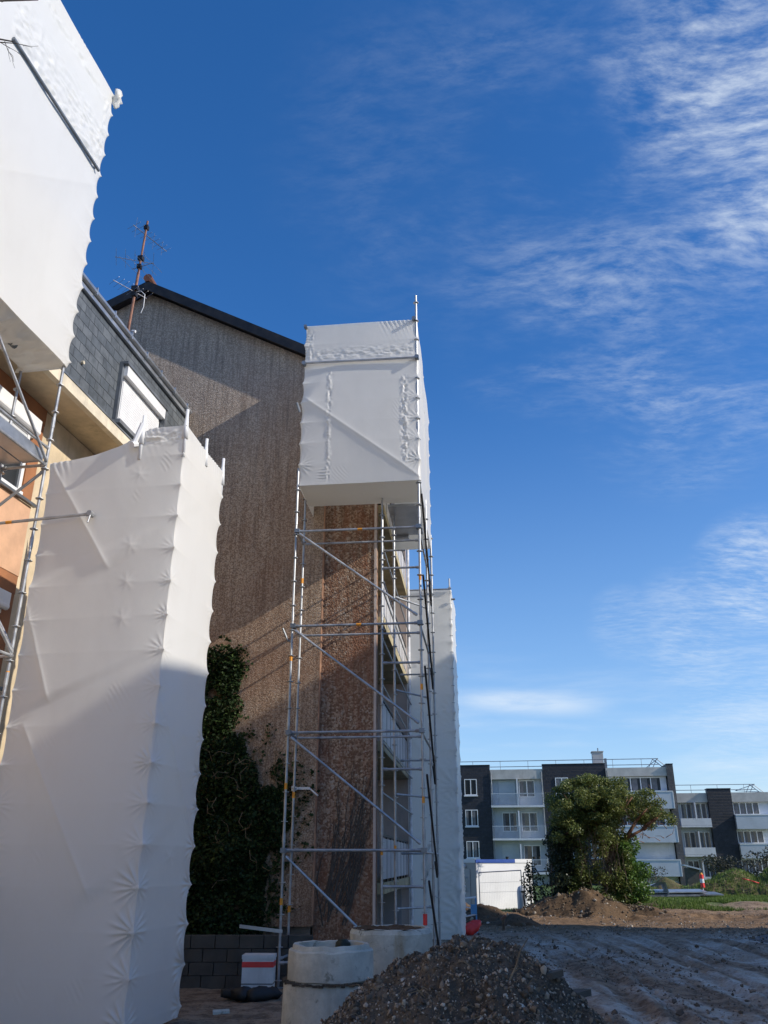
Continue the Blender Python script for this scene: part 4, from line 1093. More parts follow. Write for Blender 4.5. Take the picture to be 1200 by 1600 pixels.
# ------------------------------------------------------------------ yard things in the middle distance
def middle_distance():
    T, g = earth_mound('earth_mound', 'sunlit brown earth mound heaped under the leaning tree', [(7.55, 34.6, 1.75, 1.3, .95), (8.7, 34.9, 1.3, 1.0, .45), (6.3, 34.9, 1.3, 1.0, .5), (9.6, 34.4, 1.0, .7, .25)], 'brown_soil', .06, 3)
    scatter_on(T, g, 700, .035, 'stone', 'stones')
    rt = MB()
    for k in range(30):
        x, y = RNG.uniform(8.0, 9.9), RNG.uniform(33.9, 34.6); z = .25 + RNG.uniform(0, .2); p = [(x, y, z)]
        for q in range(4): x += RNG.normal() * .14; y += RNG.normal() * .06; z = max(.08, z + RNG.normal() * .1); p.append((x, y, z))
        rt.path(p, .016, 4, .005)
    T.part('root', rt, 'dry_stem', kind='stuff')
    T, g = earth_mound('earth_mound', 'low clay bank of dug earth beside the far wrapped scaffold', [(3.3, 31.5, 1.2, 1.0, .55), (4.2, 30.5, .9, .6, .3), (2.6, 32.2, 1.0, 1.0, .75)], 'brown_soil', .08, 9)
    scatter_on(T, g, 160, .035, 'stone', 'stones')
    T, g = earth_mound('earth_mound', 'grassy brown earth mound in front of the dark hedge at the right edge', [(17.4, 44.5, 2.6, 1.6, 1.15), (19.5, 44.0, 2.4, 1.6, 1.5), (15.9, 44.6, 1.6, 1.2, .7), (21.5, 44, 2, 1.6, 1.2)], 'mossy_soil', .10, 13)
    X, Y, Z = g; i = RNG.integers(0, X.shape[0], 16000); j = RNG.integers(0, X.shape[1], 16000)
    k = (Z[i, j] > .25) & (fbm(X[i, j] * .8, Y[i, j] * .8, 4, 3) > -.12)
    i, j = i[k], j[k]
    T.part('grass', blades('grass', X[i, j] + RNG.normal(size=len(i)) * .05, Y[i, j] + RNG.normal(size=len(i)) * .05, Z[i, j], .13, .02), 'grass_blade', kind='stuff', tint=RNG.uniform(0, 1, len(i)))
    T, g = earth_mound('earth_mound', 'low weedy earth bank between the ivy bush and the red and white post', [(12.6, 45.5, 1.3, 1.0, .65), (14.1, 46.0, 1.2, 1.0, .75), (11.6, 45.0, 1.0, .8, .4)], 'mossy_soil', .08, 19)
    X, Y, Z = g; i = RNG.integers(0, X.shape[0], 9000); j = RNG.integers(0, X.shape[1], 9000)
    k = (Z[i, j] > .15) & (fbm(X[i, j] * .9, Y[i, j] * .9, 8, 3) > -.05); i, j = i[k], j[k]
    T.part('grass', blades('grass', X[i, j], Y[i, j], Z[i, j], .14, .02), 'grass_blade', kind='stuff', tint=RNG.uniform(0, 1, len(i)))
    T, g = earth_mound('gravel_heap', 'grey gravel heap cut by the right edge of the yard', [(11.4, 24.6, 1.5, 1.2, .38)], 'grey_gravel', .05, 29, 'gravel heap', .12)
    scatter_on(T, g, 900, .022, 'stone', 'stones', .02)
    # grass strips
    n = 90000; x = RNG.uniform(8.6, 24, n); y = RNG.uniform(36.9, 46, n)
    k = fbm(x * .5, y * .5, 6, 3) > -.18; x, y = x[k], y[k]
    x2 = RNG.uniform(3.0, 7.0, 9000); y2 = RNG.uniform(36.2, 38.8, 9000); k = fbm(x2 * .7, y2 * .7, 8, 3) > -.1; x = np.concatenate([x, x2[k]]); y = np.concatenate([y, y2[k]])
    
    o = mesh_obj('grass', blades('grass', x, y, ground_h(x, y), .11, .02), 'grass_blade', tint=RNG.uniform(0, 1, len(x)) * .9); tag(o, 'short rough grass around the edges of the muddy yard', 'grass', kind='stuff')
    # clods strewn over mud
    n = 34000; y = RNG.uniform(9, 36, n); x = RNG.uniform(1.0, 4 + .5 * 36, n); k = x < y * .52 + .5; x, y = x[k], y[k]
    k = fbm(x * .6, y * .35, 9, 3) > -.15; x, y = x[k], y[k]
    sz = np.clip(np.exp(RNG.normal(-4.25, .6, len(x))), .006, .07)
    mb, t = stones_mesh(np.stack([x, y, ground_h(x, y) + sz * .1], 1), sz); mb_o = mesh_obj('clods', mb, 'clods', tint=t); tag(mb_o, 'loose clods and stones scattered over the muddy yard', 'clods', kind='stuff')

    # stack of scaffold decks and film
    zb = gz(12.5, 41.5)
    T = Thing('metal_sheet_pile', 'flat pile of grey metal sheets dumped on the grass strip', 'metal sheets', (12.4, 41.5, zb))
    for k, (x0, x1, y0, y1, t) in enumerate(((10.6, 14.9, 41.2, 42.3, -.0), (10.9, 14.2, 41.0, 42.1, .03), (11.7, 15.3, 41.3, 42.4, -.02), (11.2, 14.6, 41.15, 42.2, .02))):
        s = MB(); z = zb + .02 + k * .075
        s.add([(x0, y0, z), (x1, y0 + t * 4, z + t), (x1, y1 + t * 4, z + t + .08), (x0, y1, z + .08), (x0, y0, z + .045), (x1, y0 + t * 4, z + t + .045), (x1, y1 + t * 4, z + t + .125), (x0, y1, z + .125)],
              [(0, 3, 2, 1), (4, 5, 6, 7), (0, 1, 5, 4), (1, 2, 6, 5), (2, 3, 7, 6), (3, 0, 4, 7)])
        T.part('metal_sheet', s, ('zinc', 'zinc_dark', 'zinc_dark', 'zinc')[k])
    P = np.zeros((10, 24, 3))
    for i in range(10):
        for j in range(24):
            a = i / 9; b = j / 23
            P[i, j] = (10.2 + 2.6 * b, 41.0 + .8 * a, zb + .25 + .50 * b * (1 - .3 * a) * (b < .97) + .05 * sin(b * 17 + a * 3) * b)
    T.part('film_offcut', MB().grid(P), 'bluish_white', smooth=True)
    # red / white marker post
    zb = gz(15.2, 44.0)
    T = Thing('marker_post', 'red and white striped marker post standing behind the grey metal sheets', 'marker post', (15.1, 43.2, zb))
    T.part('stake', MB().tube((15.1, 43.2, zb), (15.1, 43.2, zb + .55), .022, 7), 'white_pvc')
    for k, (a, b, m) in enumerate(((.42, .62, 'red_plastic'), (.62, .80, 'mast_white'), (.80, .98, 'red_plastic'))):
        T.part('stripe', MB().tube((15.1, 43.2, zb + a), (15.1, 43.2, zb + b), .10, 10, .09), m)
    T.part('cap', MB().tube((15.1, 43.2, zb + .98), (15.1, 43.2, zb + 1.06), .07, 8, .05), 'orange_tape')
    # marking string on the mound
    s = MB().path([(16.9, 42.9, gz(17, 43) + .80), (17.2, 42.8, gz(17, 43) + .72), (17.6, 42.75, gz(17, 43) + .60)], .022, 6)
    flat_mesh('marking_tape', 'short red tape draped across the grassy mound on the right', 'tape', s, 'red_plastic', (17.6, 42.9, .5), smooth=True)
    # stump stake
    zb = gz(3.66, 28.4)
    T = Thing('wooden_stake', 'short rusty stake standing in the orange clay', 'stake', (3.66, 28.4, zb))
    T.part('stem', MB().tube((3.66, 28.4, zb - .05), (3.66, 28.4, zb + .33), .045, 8), 'bark')
    T.part('head', MB().tube((3.60, 28.4, zb + .30), (3.74, 28.38, zb + .42), .05, 7), 'rust_mast')
    # tool barrow-like frame with red sack by the far wrap
    zb = gz(2.4, 26.4)
    T = Thing('barrier_frame', 'blue and white barrier frame beside the foot of the far wrapped scaffold', 'barrier', (2.45, 27.2, zb))
    f = MB()
    for x in (2.22, 2.72):
        f.tube((x, 27.2, zb), (x, 27.2, zb + .95), .022, 7)
    T.part('post', f, 'blue_plastic')
    T.part('rail', MB().tube((2.2, 27.2, zb + .92), (2.74, 27.2, zb + .97), .025, 7).tube((2.2, 27.2, zb + .42), (2.74, 27.2, zb + .52), .022, 7).tube((2.3, 27.15, zb + .72), (2.74, 27.2, zb + .66), .018, 6), 'white_pvc')
    T.part('blue_panel', MB().box(2.56, 2.74, 27.16, 27.19, zb + .52, zb + .78), 'blue_plastic')
    P = []
    for i in range(11):
        ph = pi * i / 10; row = []
        for j in range(19):
            t = 2 * pi * j / 18; k = 1 + .16 * sin(3 * t + 2 * ph) + .09 * sin(7 * t - 3 * ph)
            row.append((2.48 + .30 * k * sin(ph) * cos(t) , 26.75 + .26 * k * sin(ph) * sin(t), zb + .15 + .17 * k * cos(ph) + .14 * cos(t) * sin(ph) + .04 * sin(5 * t + 3 * ph) * sin(ph)))
        P.append(row)
    o = mesh_obj('red_sack', MB().grid(np.array(P)), 'red_plastic', (2.48, 26.75, zb), True); o.location = (2.48, 26.75, zb); tag(o, 'bright red sack slumped in front of the blue barrier frame', 'sack')
middle_distance()

# ------------------------------------------------------------------ site cabin and fence
def cabin2():
    # long white side faces the camera, grey end recedes on the left
    T = Thing('site_cabin', 'white site cabin with a blue roof band and a grey door end', 'site cabin', (3.95, 38.9, 0), 0)
    z1 = 1.97
    A = Vector((3.93, 38.6)); B = Vector((6.50, 39.9)); d = (B - A).normalized(); n = Vector((-d.y, d.x)); Wd = 2.3
    C = A + n * Wd; D = B + n * Wd
    def slab(P, Q, z0, z1, t=.03, out=0):
        dd = (Q - P).normalized(); o = Vector((dd.y, -dd.x))
        a = P + o * out; b = Q + o * out; c_ = Q + o * (out + t); e = P + o * (out + t)
        return MB().add([(a.x, a.y, z0), (b.x, b.y, z0), (c_.x, c_.y, z0), (e.x, e.y, z0), (a.x, a.y, z1), (b.x, b.y, z1), (c_.x, c_.y, z1), (e.x, e.y, z1)],
                        [(0, 1, 2, 3), (4, 7, 6, 5), (0, 4, 5, 1), (1, 5, 6, 2), (2, 6, 7, 3), (3, 7, 4, 0)])
    body = MB().add([(p.x, p.y, z) for z in (.04, z1) for p in (A, B, D, C)], [(0, 3, 2, 1), (4, 5, 6, 7), (0, 1, 5, 4), (1, 2, 6, 5), (2, 3, 7, 6), (3, 0, 4, 7)])
    T.part('body', body, 'cabin_white')
    T.part('end_wall', slab(C, A, .06, z1 - .10, .02), 'cabin_grey')
    T.part('roof_band', slab(A - d * .02, A + d * 2.0, z1 - .10, z1 + .04, .035), 'blue_band')
    T.part('roof_edge', slab(A + d * 2.003, B + d * .02, z1 - .10, z1 + .05, .03), 'cabin_white')
    T.part('roof_edge', slab(C, A, z1 - .095, z1 + .05, .04), 'white_paint')
    Dr = slab(C.lerp(A, .35), C.lerp(A, .80), .1, z1 - .35, .02, .022)
    dr = T.part('door', Dr, 'grey_panel')
    h = A.lerp(C, .30); o = Vector((-n.x, -n.y)); 
    ox = -d
    T.part('handle', MB().path([(h.x + ox.x * .05, h.y + ox.y * .05, .75), (h.x + ox.x * .12, h.y + ox.y * .12, .75), (h.x + ox.x * .12, h.y + ox.y * .12, 1.25), (h.x + ox.x * .05, h.y + ox.y * .05, 1.3)], .018, 6), 'zinc', dr)
    l = C.lerp(A, .62); T.part('wall_lamp', MB().tube((l.x, l.y, z1 - .24), (l.x + ox.x * .1, l.y + ox.y * .1, z1 - .24), .08, 10), 'white_pvc')
    # mesh fence panels in front
    for k, (x0, x1, y0, y1) in enumerate(((3.75, 5.45, 35.9, 36.1), (5.55, 7.2, 36.1, 36.4))):
        F = Thing('fence_panel', ('temporary mesh fence panel in front of the white cabin, nearest its grey door', 'temporary mesh fence panel running from the white cabin behind the dark shrub')[k], 'fence', (x0, y0, 0))
        f = MB(); f.path([(x0, y0, 0), (x0, y0, 1.52), (x1, y1, 1.60), (x1, y1, 0)], .02, 6); F.part('frame', f, 'zinc')
        w = MB()
        for q in range(1, 26): a = q / 26; w.tube((x0 + (x1 - x0) * a, y0 + (y1 - y0) * a, .1), (x0 + (x1 - x0) * a, y0 + (y1 - y0) * a, 1.53), .0012, 3, caps=False)
        for z in (.12, .8, 1.15): w.tube((x0, y0, z), (x1, y1, z + .04), .006, 4, caps=False)
        F.part('wire_mesh', w, 'zinc')
    g = MB().lathe((5.75, 38.2, gz(5.75, 38.2)), [(.001, .0), (.19, 0), (.20, .05), (.20, .78), (.15, .93), (.06, .99), (.001, 1.0)], 18)
    flat_mesh('storage_cylinder', 'upright blue-grey cylinder against the white cabin wall', 'cylinder', g, 'bluish_white', (5.75, 38.2, 0), smooth=True)
cabin2()

# ------------------------------------------------------------------ vegetation in the middle distance
def vegetation():
    T = Thing('ivy_clad_tree', 'leaning olive-green tree with a flat spreading crown on the earth mound', 'tree', (8.3, 35.2, .2))
    tr = MB()
    tr.path([(8.5, 35.2, .1), (8.55, 35.2, 1.0), (8.75, 35.2, 1.8), (9.0, 35.2, 2.4)], .20, 9, .14)
    tr.path([(8.0, 35.3, .1), (7.9, 35.3, 1.2), (7.75, 35.3, 2.2), (7.9, 35.3, 3.2), (8.0, 35.3, 4.2)], .16, 8, .06)
    T.part('trunk', tr, 'bark', smooth=True)
    lb = MB()
    for pts in ([(9.0, 35.2, 2.4), (9.5, 35.1, 2.75), (10.2, 35.0, 3.1), (10.9, 34.9, 3.6)], [(9.0, 35.2, 2.4), (9.1, 35.2, 3.1), (9.5, 35.1, 3.8), (9.9, 35.0, 4.3)],
                [(8.75, 35.2, 1.8), (8.5, 35.1, 2.8), (8.3, 35.0, 3.6), (8.6, 35.0, 4.6)], [(7.75, 35.3, 2.2), (7.2, 35.2, 3.1), (6.9, 35.1, 3.9)], [(10.2, 35.0, 3.1), (10.6, 35.3, 3.4), (11.1, 35.3, 3.7)],
                [(9.5, 35.1, 2.75), (9.9, 34.8, 3.4), (10.4, 34.7, 3.9)]):
        T.part('branch', MB().path(pts, .085, 7, .025), 'orange_bark', smooth=True)
    for k in range(90):
        x = RNG.uniform(7.0, 11.0); z = RNG.uniform(2.6, 4.2); a = RNG.uniform(.2, 2.9); y = 35.1 + RNG.normal() * .5; L = RNG.uniform(.3, .8)
        lb.path([(x, y, z), (x + L * .5 * cos(a), y, z + L * .5 * sin(a)), (x + L * cos(a + .3), y + .1, z + L * sin(a + .3))], .018, 4, .006)
    T.part('twig', lb, 'orange_bark', smooth=True, kind='stuff')
    cl = []
    for k in range(120):
        f = RNG.uniform(0, 1); x = 6.7 + 4.3 * f
        ztop = np.interp(x, [6.6, 7.3, 8.2, 8.8, 9.6, 10.4, 11.1], [4.2, 4.95, 5.15, 5.15, 4.8, 4.35, 3.85]); zlow = np.interp(x, [6.6, 7.5, 8.5, 9.5, 10.4, 11.1], [3.3, 3.4, 3.6, 3.55, 3.4, 3.35])
        z = ztop - (ztop - zlow) * RNG.uniform(0, 1) ** 1.4 - .12
        cl.append(((x, 35.1 + RNG.normal() * .75, z), (RNG.uniform(.25, .5), RNG.uniform(.25, .5), RNG.uniform(.14, .26)), RNG.uniform(.5, 1.2)))
    for k in range(46):
        x = RNG.uniform(6.6, 8.9); cl.append(((x, 35.0 + RNG.normal() * .6, RNG.uniform(2.5, 4.2)), (.36, .36, .24), RNG.uniform(.5, 1.1)))
    P = clump_pts(cl, 340, .2)
    T.part('crown', leaf_mesh(P, .085, None, 1.7), 'leaf_olive', tint=np.clip(RNG.beta(2, 2.4, len(P)), 0, 1))
    cl = []
    for k in range(120):
        z = RNG.uniform(.5, 3.6); x = RNG.uniform(7.0, 9.4); cl.append(((x, 35.0 + RNG.normal() * .3, z), (RNG.uniform(.18, .34),) * 3, RNG.uniform(.3, .9)))
    P = clump_pts(cl, 170, .2)
    T.part('ivy_growth', leaf_mesh(P, .08, None, 1.3), 'leaf_olive', tint=np.clip(RNG.beta(1.6, 2.2, len(P)) , 0, 1))
    hs = MB()
    for k in range(80):
        x = RNG.uniform(7.5, 9.2); y = 34.75 + RNG.normal() * .2; z = RNG.uniform(1.6, 3.2); p = [(x, y, z)]
        for q in range(4): x += RNG.normal() * .07; z -= RNG.uniform(.12, .32); p.append((x, y, z))
        hs.path(p, .010, 4, .005)
    T.part('hanging_stem', hs, 'dry_stem', kind='stuff')
    def shrub(name, label, clumps, n, size, mat, stems, cat='bush'):
        c0 = clumps[0][0]; T = Thing(name, label, cat, (c0[0], c0[1], 0))
        P = clump_pts(clumps, n, .45); T.part('foliage', leaf_mesh(P, size, None, 1.35), mat, tint=np.clip(RNG.beta(2, 2.3, len(P)), 0, 1))
        for (x, y, z) in stems: T.part('stem', MB().path([(x, y, 0), (x + .1 * RNG.normal(), y, z * .5), (x + .2 * RNG.normal(), y, z)], .035, 6, .015), 'bark')
    cl = [((9.55 + RNG.normal() * .33, 35.6 + RNG.normal() * .4, z), (RNG.uniform(.35, .6) * (1.15 - z * .22),) * 2 + (RNG.uniform(.3, .45),), 1) for z in np.linspace(.35, 2.6, 44)]
    shrub('ivy_bush', 'dense bright green ivy bush leaning on the right of the olive tree', cl, 520, .085, 'leaf_green', [(9.4, 35.5, 2), (9.8, 35.7, 1.6)])
    cl = [((6.8 + RNG.normal() * .28 + .1 * z, 35.4 + RNG.normal() * .4, z), (RNG.uniform(.3, .55), RNG.uniform(.3, .5), RNG.uniform(.25, .45)), 1) for z in np.linspace(.6, 3.1, 30)]
    shrub('dark_bush', 'tall dark evergreen bush left of the olive tree', cl, 420, .085, 'leaf_dark', [(6.5, 35.3, 2.6), (6.8, 35.4, 2.8), (7.1, 35.3, 2.4)])
    cl = [((5.75 + RNG.normal() * .22, 35.7 + RNG.normal() * .15, z), (.26, .2, .24), 1) for z in np.linspace(.25, 1.75, 14)]
    shrub('straggly_shrub', 'straggly dark shrub growing through the mesh fence before the white cabin', cl, 75, .085, 'leaf_dark', [(5.7, 35.7, 1.8), (5.95, 35.7, 1.6), (5.5, 35.7, 1.3)])
    cl = [((20.5 + k * .62 + RNG.normal() * .3, 56 + RNG.normal() * .8, RNG.uniform(.4, 2.1 + .05 * k)), (RNG.uniform(.5, .9), .7, RNG.uniform(.3, .6)), 1) for k in range(16) for _ in range(3)]
    shrub('hedge', 'dull dark hedge along the far houses behind the grassy mound', cl, 210, .13, 'hedge_leaf', [(20.5 + k * .9, 56, 1.4) for k in range(10)], 'hedge')
    cl = [((16.2 + RNG.normal() * .8, 57 + RNG.normal() * .5, RNG.uniform(.3, 1.4)), (.5, .5, .35), 1) for k in range(12)]
    shrub('thin_bush', 'thin brown twiggy bush at the foot of the far stair gable', cl, 120, .09, 'hedge_leaf', [(15.6 + k * .35, 57, 1.5) for k in range(5)])
    # bare tree outside the left edge whose twigs reach into the top corner
    T = Thing('bare_tree', 'bare winter tree at the upper left whose thin twigs cross the white film', 'tree', (-5.4, 3.2, 0))
    t = MB(); t.path([(-5.4, 3.2, -.1), (-5.35, 3.2, 2.5), (-5.2, 3.3, 5.0), (-4.9, 3.4, 7.0), (-4.6, 3.5, 9.5)], .13, 9, .03); T.part('trunk', t, 'bark', smooth=True)
    br = MB()
    rr = np.random.default_rng(5)
    def grow(p, d, L, r, dep):
        q = p + d * L; mid = p + d * L * .5 + Vector(rr.normal(size=3)) * L * .05
        br.path([p, mid, q], r, 5, r * .6)
        if dep == 0: return
        for k in range(3):
            nd = (d + Vector(rr.normal(size=3)) * .45).normalized(); grow(p + (q - p) * (.45 + .27 * k), nd, L * rr.uniform(.5, .75), r * .55, dep - 1)
    tips = [((-5.0, 3.35, 6.4), (-2.60, 4.28, 7.92)), ((-4.85, 3.4, 6.9), (-2.66, 4.2, 7.37)), ((-4.9, 3.4, 7.0), (-5.6, 4.6, 8.6)), ((-5.1, 3.3, 5.8), (-6.2, 3.0, 8.0)), ((-4.7, 3.45, 8.6), (-4.6, 3.9, 10.3))]
    for a, b in tips:
        a, b = Vector(a), Vector(b); d = (b - a); n = d.length; d.normalize()
        br.path([a, a.lerp(b, .4) + Vector((0, 0, .06)), a.lerp(b, .75) + Vector((0, 0, .03)), b], .022, 5, .005)
        for k in range(9):
            f = .35 + .07 * k; nd = (d + Vector(rr.normal(size=3)) * .5).normalized(); grow(a.lerp(b, f), nd, n * .10, .0055, 2)
    T.part('twig', br, 'bare_twig', kind='stuff')
vegetation()

# ------------------------------------------------------------------ far apartment blocks (frame azimuth 9)
AF = 9
def win(T, v0, v1, z0, z1, U, n=2, curtain=False, sill=True, parent=None, mat='white_pvc', open_=False):
    f = MB(); t = .065
    f.box(v0, v1, U - .05, U - .002, z0, z0 + t); f.box(v0, v1, U - .05, U - .002, z1 - t, z1)
    w = (v1 - v0) / n
    for k in range(n + 1):
        c = v0 + w * k; a = c - (t / 2 if 0 < k < n else (0 if k == 0 else t)); f.box(a, a + t * (1.2 if 0 < k < n else 1), U - .05, U - .002, z0 + t, z1 - t)
    o = T.part('window', f, mat)
    g = MB(); g.box(v0 + t, v1 - t, U - .022, U - .004, z0 + t, z1 - t); T.part('pane', g, 'glass', o)
    if curtain:
        for k in range(n):
            a = v0 + w * k + .1; T.part('curtain', MB().box(a, a + w * RNG.uniform(.25, .6), U - .028, U - .0225, z0 + t + .02, z1 - t - .02), 'curtain', o)
    if sill: T.part('sill', MB().box(v0 - .06, v1 + .06, U - .14, U - .003, z0 - .10, z0 - .005), 'white_paint', o)
    return o
def french(T, v0, v1, z0, z1, U, leaves=2, closed=False):
    if closed:
        m = MB()
        for k in range(20): h = (z1 - z0) / 20; m.box(v0, v1, U - .05, U - .004, z0 + h * k, z0 + h * k + h * .93)
        return T.part('roller_shutter', m, 'shutter_white')
    return win(T, v0, v1, z0, z1, U, leaves, True, False)
def roof_rail(T, v0, v1, U, z, h=.68, end=True):
    r = MB()
    for q in (h, h * .42): r.tube((v0, U, z + q), (v1, U, z + q), .03, 5)
    k = v0
    while k < v1: r.tube((k, U, z - .05), (k, U, z + h), .02, 5); k += 2.4
    if end:
        for a in (0, .35): r.tube((v1 - .5 + a, U, z + h), (v1 + .5 + a, U + .2, z), .035, 5); r.tube((v1 - .9 + a, U, z), (v1 - .4 + a, U + .2, z + h), .03, 5)
        r.tube((v1, U, z + h), (v1, U + 8, z + h), .03, 5); r.tube((v1 + .5, U, z + .1), (v1 + .1, U + 8, z + h), .03, 5)
    return T.part('roof_rail', r, 'zinc_dark')
def block_near():
    U = 76
    T = Thing('apartment_block', 'nearer grey-white apartment block with navy slate panels and a roof chimney', 'building', (3.5, U, 0), AF)
    T.part('wall', MB().box(-14, 12.0, U + .3, U + 11, 0, 9.15), 'bluish_white')
    # navy slate bays
    dark1 = T.part('slate_bay', MB().box(-9.5, -2.72, U - .25, U + .28, 0, 9.60), 'dark_slate')
    dark2 = T.part('slate_bay', MB().box(1.78, 7.05, U - .25, U + .28, 0, 9.58), 'dark_slate')
    T.part('coping', MB().box(-9.5, -2.70, U - .28, U + .5, 9.602, 9.66), 'black_metal', dark1)
    T.part('coping', MB().box(1.76, 7.08, U - .28, U + .5, 9.582, 9.64), 'black_metal', dark2)
    for z0, z1 in ((7.15, 8.48), (4.66, 5.98), (2.16, 3.48)):
        win(T, -4.95, -3.88, z0, z1, U - .252, 2, z0 < 7)
        win(T, -8.2, -7.1, z0, z1, U - .252, 2, False)
        win(T, 2.80, 3.88, z0 + .02, z1 + .02, U - .252, 2, True)
        win(T, 5.3, 6.4, z0 + .02, z1 + .02, U - .252, 2, False)
    # balcony bay between them
    T.part('parapet', MB().box(-2.70, 1.765, U - .18, U + .29, 8.44, 9.24), 'parapet_grey')
    for i, zf in enumerate((6.28, 3.68, 1.08)):
        T.part('balcony_slab', MB().box(-2.70, 1.765, U - .75, U + .29, zf - .16, zf), 'white_paint')
        g = MB(); g.box(-2.68, 1.74, U - .74, U - .70, zf + .92, zf + .97)
        for k in range(45): g.box(-2.66 + k * .1, -2.64 + k * .1, U - .73, U - .71, zf + .02, zf + .92)
        T.part('balcony_rail', g, 'bluish_white')
        T.part('partition', MB().box(-.50, -.38, U - .72, U + .29, zf, zf + 2.16), 'white_paint')
        top = zf + 2.08
        if i == 0: french(T, -2.05, -.62, zf + .1, top, U + .29, closed=True); french(T, -.30, 1.05, zf + .70, top, U + .29)
        if i == 1: french(T, -1.85, -.60, zf + .55, top, U + .29); french(T, -.25, 1.12, zf + .55, top, U + .29)
        if i == 2: french(T, -2.0, -.55, zf + .05, top, U + .29, closed=True); french(T, -.2, 1.2, zf + .5, top, U + .29)
    pots = MB()
    for v in (-1.6, .6, 1.0): pots.lathe((v, U - .62, 2.05), [(.001, 0), (.10, 0), (.14, .22), (.001, .22)], 10)
    T.part('flower_pot', pots, 'black_rubber')
    # right bay: solid balconies stepping out
    T.part('parapet', MB().box(7.06, 12.02, U - .45, U + .29, 8.52, 9.22), 'parapet_grey')
    T.part('bay_wall', MB().box(7.06, 11.95, U - .1, U + .28, 0, 8.51), 'white_paint')
    for i, (zt, zb) in enumerate(((7.20, 5.90), (4.52, 3.32), (1.98, .80))):
        b = T.part('balcony', MB().box(7.07, 12.16 - .04 * i, U - 1.15, U - .102, zb, zt), 'bluish_white')  # white front coloured bluish, its shade put into the colour
        T.part('lit_top_edge', MB().box(7.07, 12.20 - .04 * i, U - 1.19, U - .103, zt + .002, zt + .07), 'white_pvc', b)  # sunlit top edge put in as a brighter white strip
        T.part('lit_end_edge', MB().box(12.162 - .04 * i, 12.23 - .04 * i, U - 1.17, U - .103, zb, zt), 'white_pvc', b)  # sunlit right end painted as a white strip
    win(T, 8.2, 11.5, 7.32, 8.45, U - .102, 4, True, False)
    win(T, 7.4, 11.5, 4.62, 5.75, U - .102, 4, True, False)
    f = french(T, 8.1, 11.5, 2.1, 3.2, U - .102, closed=True)
    for v in (-2.62, 1.66, 7.16): T.part('downpipe', MB().tube((v, U - .30 if v < 7 else U - .52, 0), (v, U - .30 if v < 7 else U - .52, 9.0), .05, 6), 'zinc_dark')
    # end stair gable
    e = T.part('slate_bay', MB().box(12.02, 12.55, U - .6, U + 10, 0, 9.42), 'grey_slate')
    T.part('coping', MB().box(12.0, 12.58, U - .62, U + 10, 9.422, 9.48), 'black_metal', e)
    roof_rail(T, -9, 11.6, U + .6, 9.2, .82)
    ch = T.part('chimney', MB().box(6.22, 7.12, U + 1.2, U + 2.2, 9.1, 10.72).box(6.15, 7.18, U + 1.15, U + 2.25, 10.722, 10.80), 'parapet_grey')
    T.part('flue', MB().tube((6.75, U + 1.6, 10.8), (6.75, U + 1.6, 11.1), .05, 8).box(7.2, 7.4, U + 1.4, U + 1.7, 9.3, 10.2), 'zinc_dark', ch)
    T.part('flat_roof', MB().box(-14, 12.0, U + .31, U + 11, 9.152, 9.2), 'zinc_dark')
block_near()
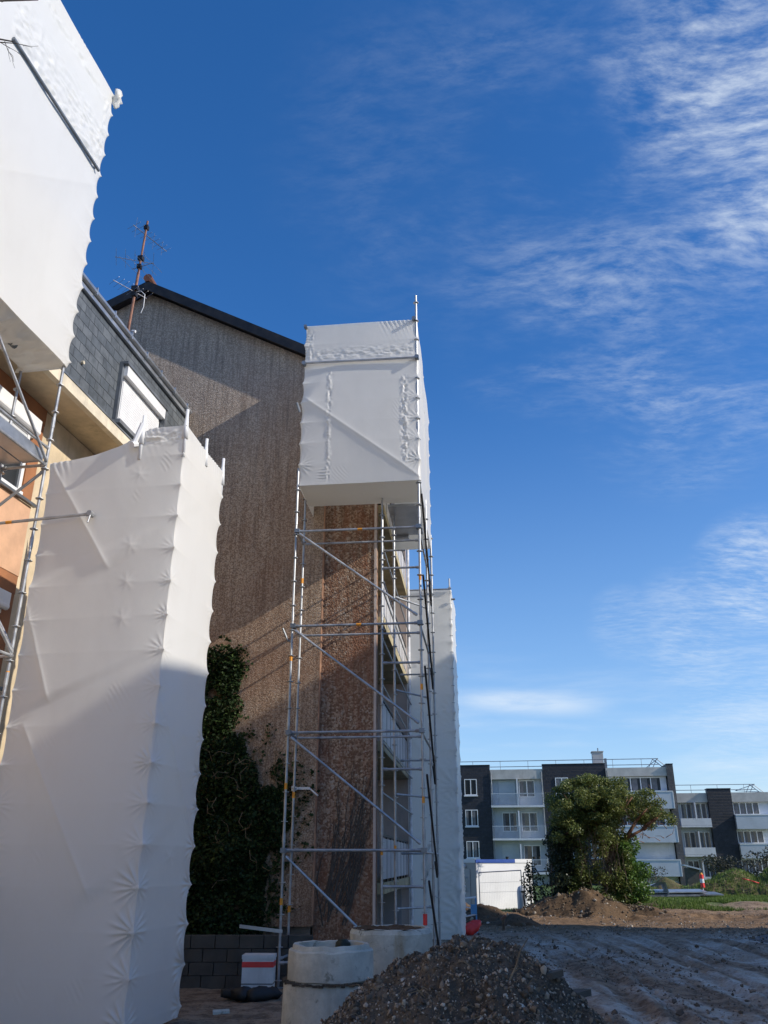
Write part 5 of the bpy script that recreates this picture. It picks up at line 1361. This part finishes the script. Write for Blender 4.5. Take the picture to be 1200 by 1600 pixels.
def block_far():
    U = 86
    T = Thing('apartment_block', 'farther lower apartment block with one dark stair tower at the right edge', 'building', (18, U, 0), AF)
    T.part('wall', MB().box(13.2, 23.4, U + .3, U + 11, 0, 7.75), 'bluish_white')
    tw = T.part('stair_tower', MB().box(17.02, 19.12, U - .5, U + .28, 0, 8.12), 'dark_slate')
    T.part('coping', MB().box(17.0, 19.15, U - .53, U + .5, 8.122, 8.2), 'black_metal', tw)
    T.part('parapet', MB().box(13.25, 17.01, U - .2, U + .29, 6.98, 7.82), 'parapet_grey')
    T.part('parapet', MB().box(19.13, 22.45, U - .4, U + .29, 6.98, 7.82), 'parapet_grey')
    for i, zf in enumerate((4.95, 2.45, .0)):
        T.part('balcony_slab', MB().box(14.3, 17.0, U - .7, U + .29, zf - .15, zf), 'white_paint')
        T.part('balcony_guard', MB().box(14.3, 17.0, U - .69, U - .64, zf + .02, zf + .62), 'white_paint')
        T.part('partition', MB().box(15.68, 15.80, U - .63, U + .29, zf, zf + 2.0), 'white_paint')
        french(T, 14.55, 15.58, zf + .30, zf + 1.98, U + .29); french(T, 15.9, 16.9, zf + .30, zf + 1.98, U + .29)
    T.part('bay_wall', MB().box(19.13, 22.4, U - .05, U + .28, 0, 6.97), 'white_paint')
    for zt, zb in ((5.78, 4.62), (3.30, 2.15), (.85, .05)):
        b = T.part('balcony', MB().box(19.13, 22.5, U - .95, U - .052, zb, zt), 'bluish_white')  # bluish front: shade on white put into the colour
        T.part('lit_top_edge', MB().box(19.13, 22.55, U - .98, U - .053, zt + .002, zt + .09), 'white_pvc', b)  # white strip standing for the sunlit top edge
    for z in (5.88, 3.42, .98): win(T, 19.2, 21.5, z, z + 1.08, U - .052, 4, True, False)
    T.part('end_wall', MB().box(22.46, 23.4, U - .2, U + .29, 0, 7.75), 'white_paint')
    roof_rail(T, 13.4, 21.6, U + .6, 7.8, .8)
    T.part('flat_roof', MB().box(13.2, 23.4, U + .31, U + 11, 7.752, 7.8), 'zinc_dark')
    # bin shelter at its foot
    g = MB(); g.box(11.2, 11.32, 70, 71.2, 0, 1.5); g.box(12.2, 12.32, 70, 71.2, 0, 1.35)
    T2 = Thing('bin_shelter', 'small grey shelter with a pale pitched roof at the foot of the slate stair gable', 'shelter', (12.1, 70.5, 0), AF)
    T2.part('wall', MB().box(11.7, 12.6, 70.2, 71.2, 0, 1.45), 'plinth_concrete')
    T2.part('roof', MB().prism_u([(11.55, 1.60), (12.75, 1.30), (12.75, 1.40), (11.55, 1.70)], 70.0, 71.4), 'bluish_white')
    w = MB().box(12.9, 19, 68, 68.2, 0, .75)
    flat_mesh('garden_wall', 'low pale garden wall in front of the farther apartment block', 'wall', w, 'far_wall', (16, 68, 0), AF)
block_far()

# ------------------------------------------------------------------ block across the yard whose shadow covers the foreground
def yard_block():
    X0 = 17.0
    T = Thing('apartment_block', 'six-storey apartment block across the yard, outside the right edge, shading the muddy ground', 'building', (X0, 5, 0), 0)
    T.part('wall', MB().box(X0, X0 + 11, -7, 24.0, 0, 16.5), 'far_wall')
    T.part('roof', MB().box(X0 - .3, X0 + 11.3, -7.3, 24.3, 16.502, 16.85), 'zinc_dark')
    for k in range(5):
        for f in range(6):
            u = -5 + k * 6; z = .8 + f * 2.6
            fr = MB(); fr.box(X0 - .05, X0 - .003, u, u + 1.5, z, z + 1.35); w = T.part('window', fr, 'white_pvc')
            T.part('pane', MB().box(X0 - .06, X0 - .051, u + .08, u + .71, z + .08, z + 1.27).box(X0 - .06, X0 - .051, u + .79, u + 1.42, z + .08, z + 1.27), 'glass', w)
yard_block()
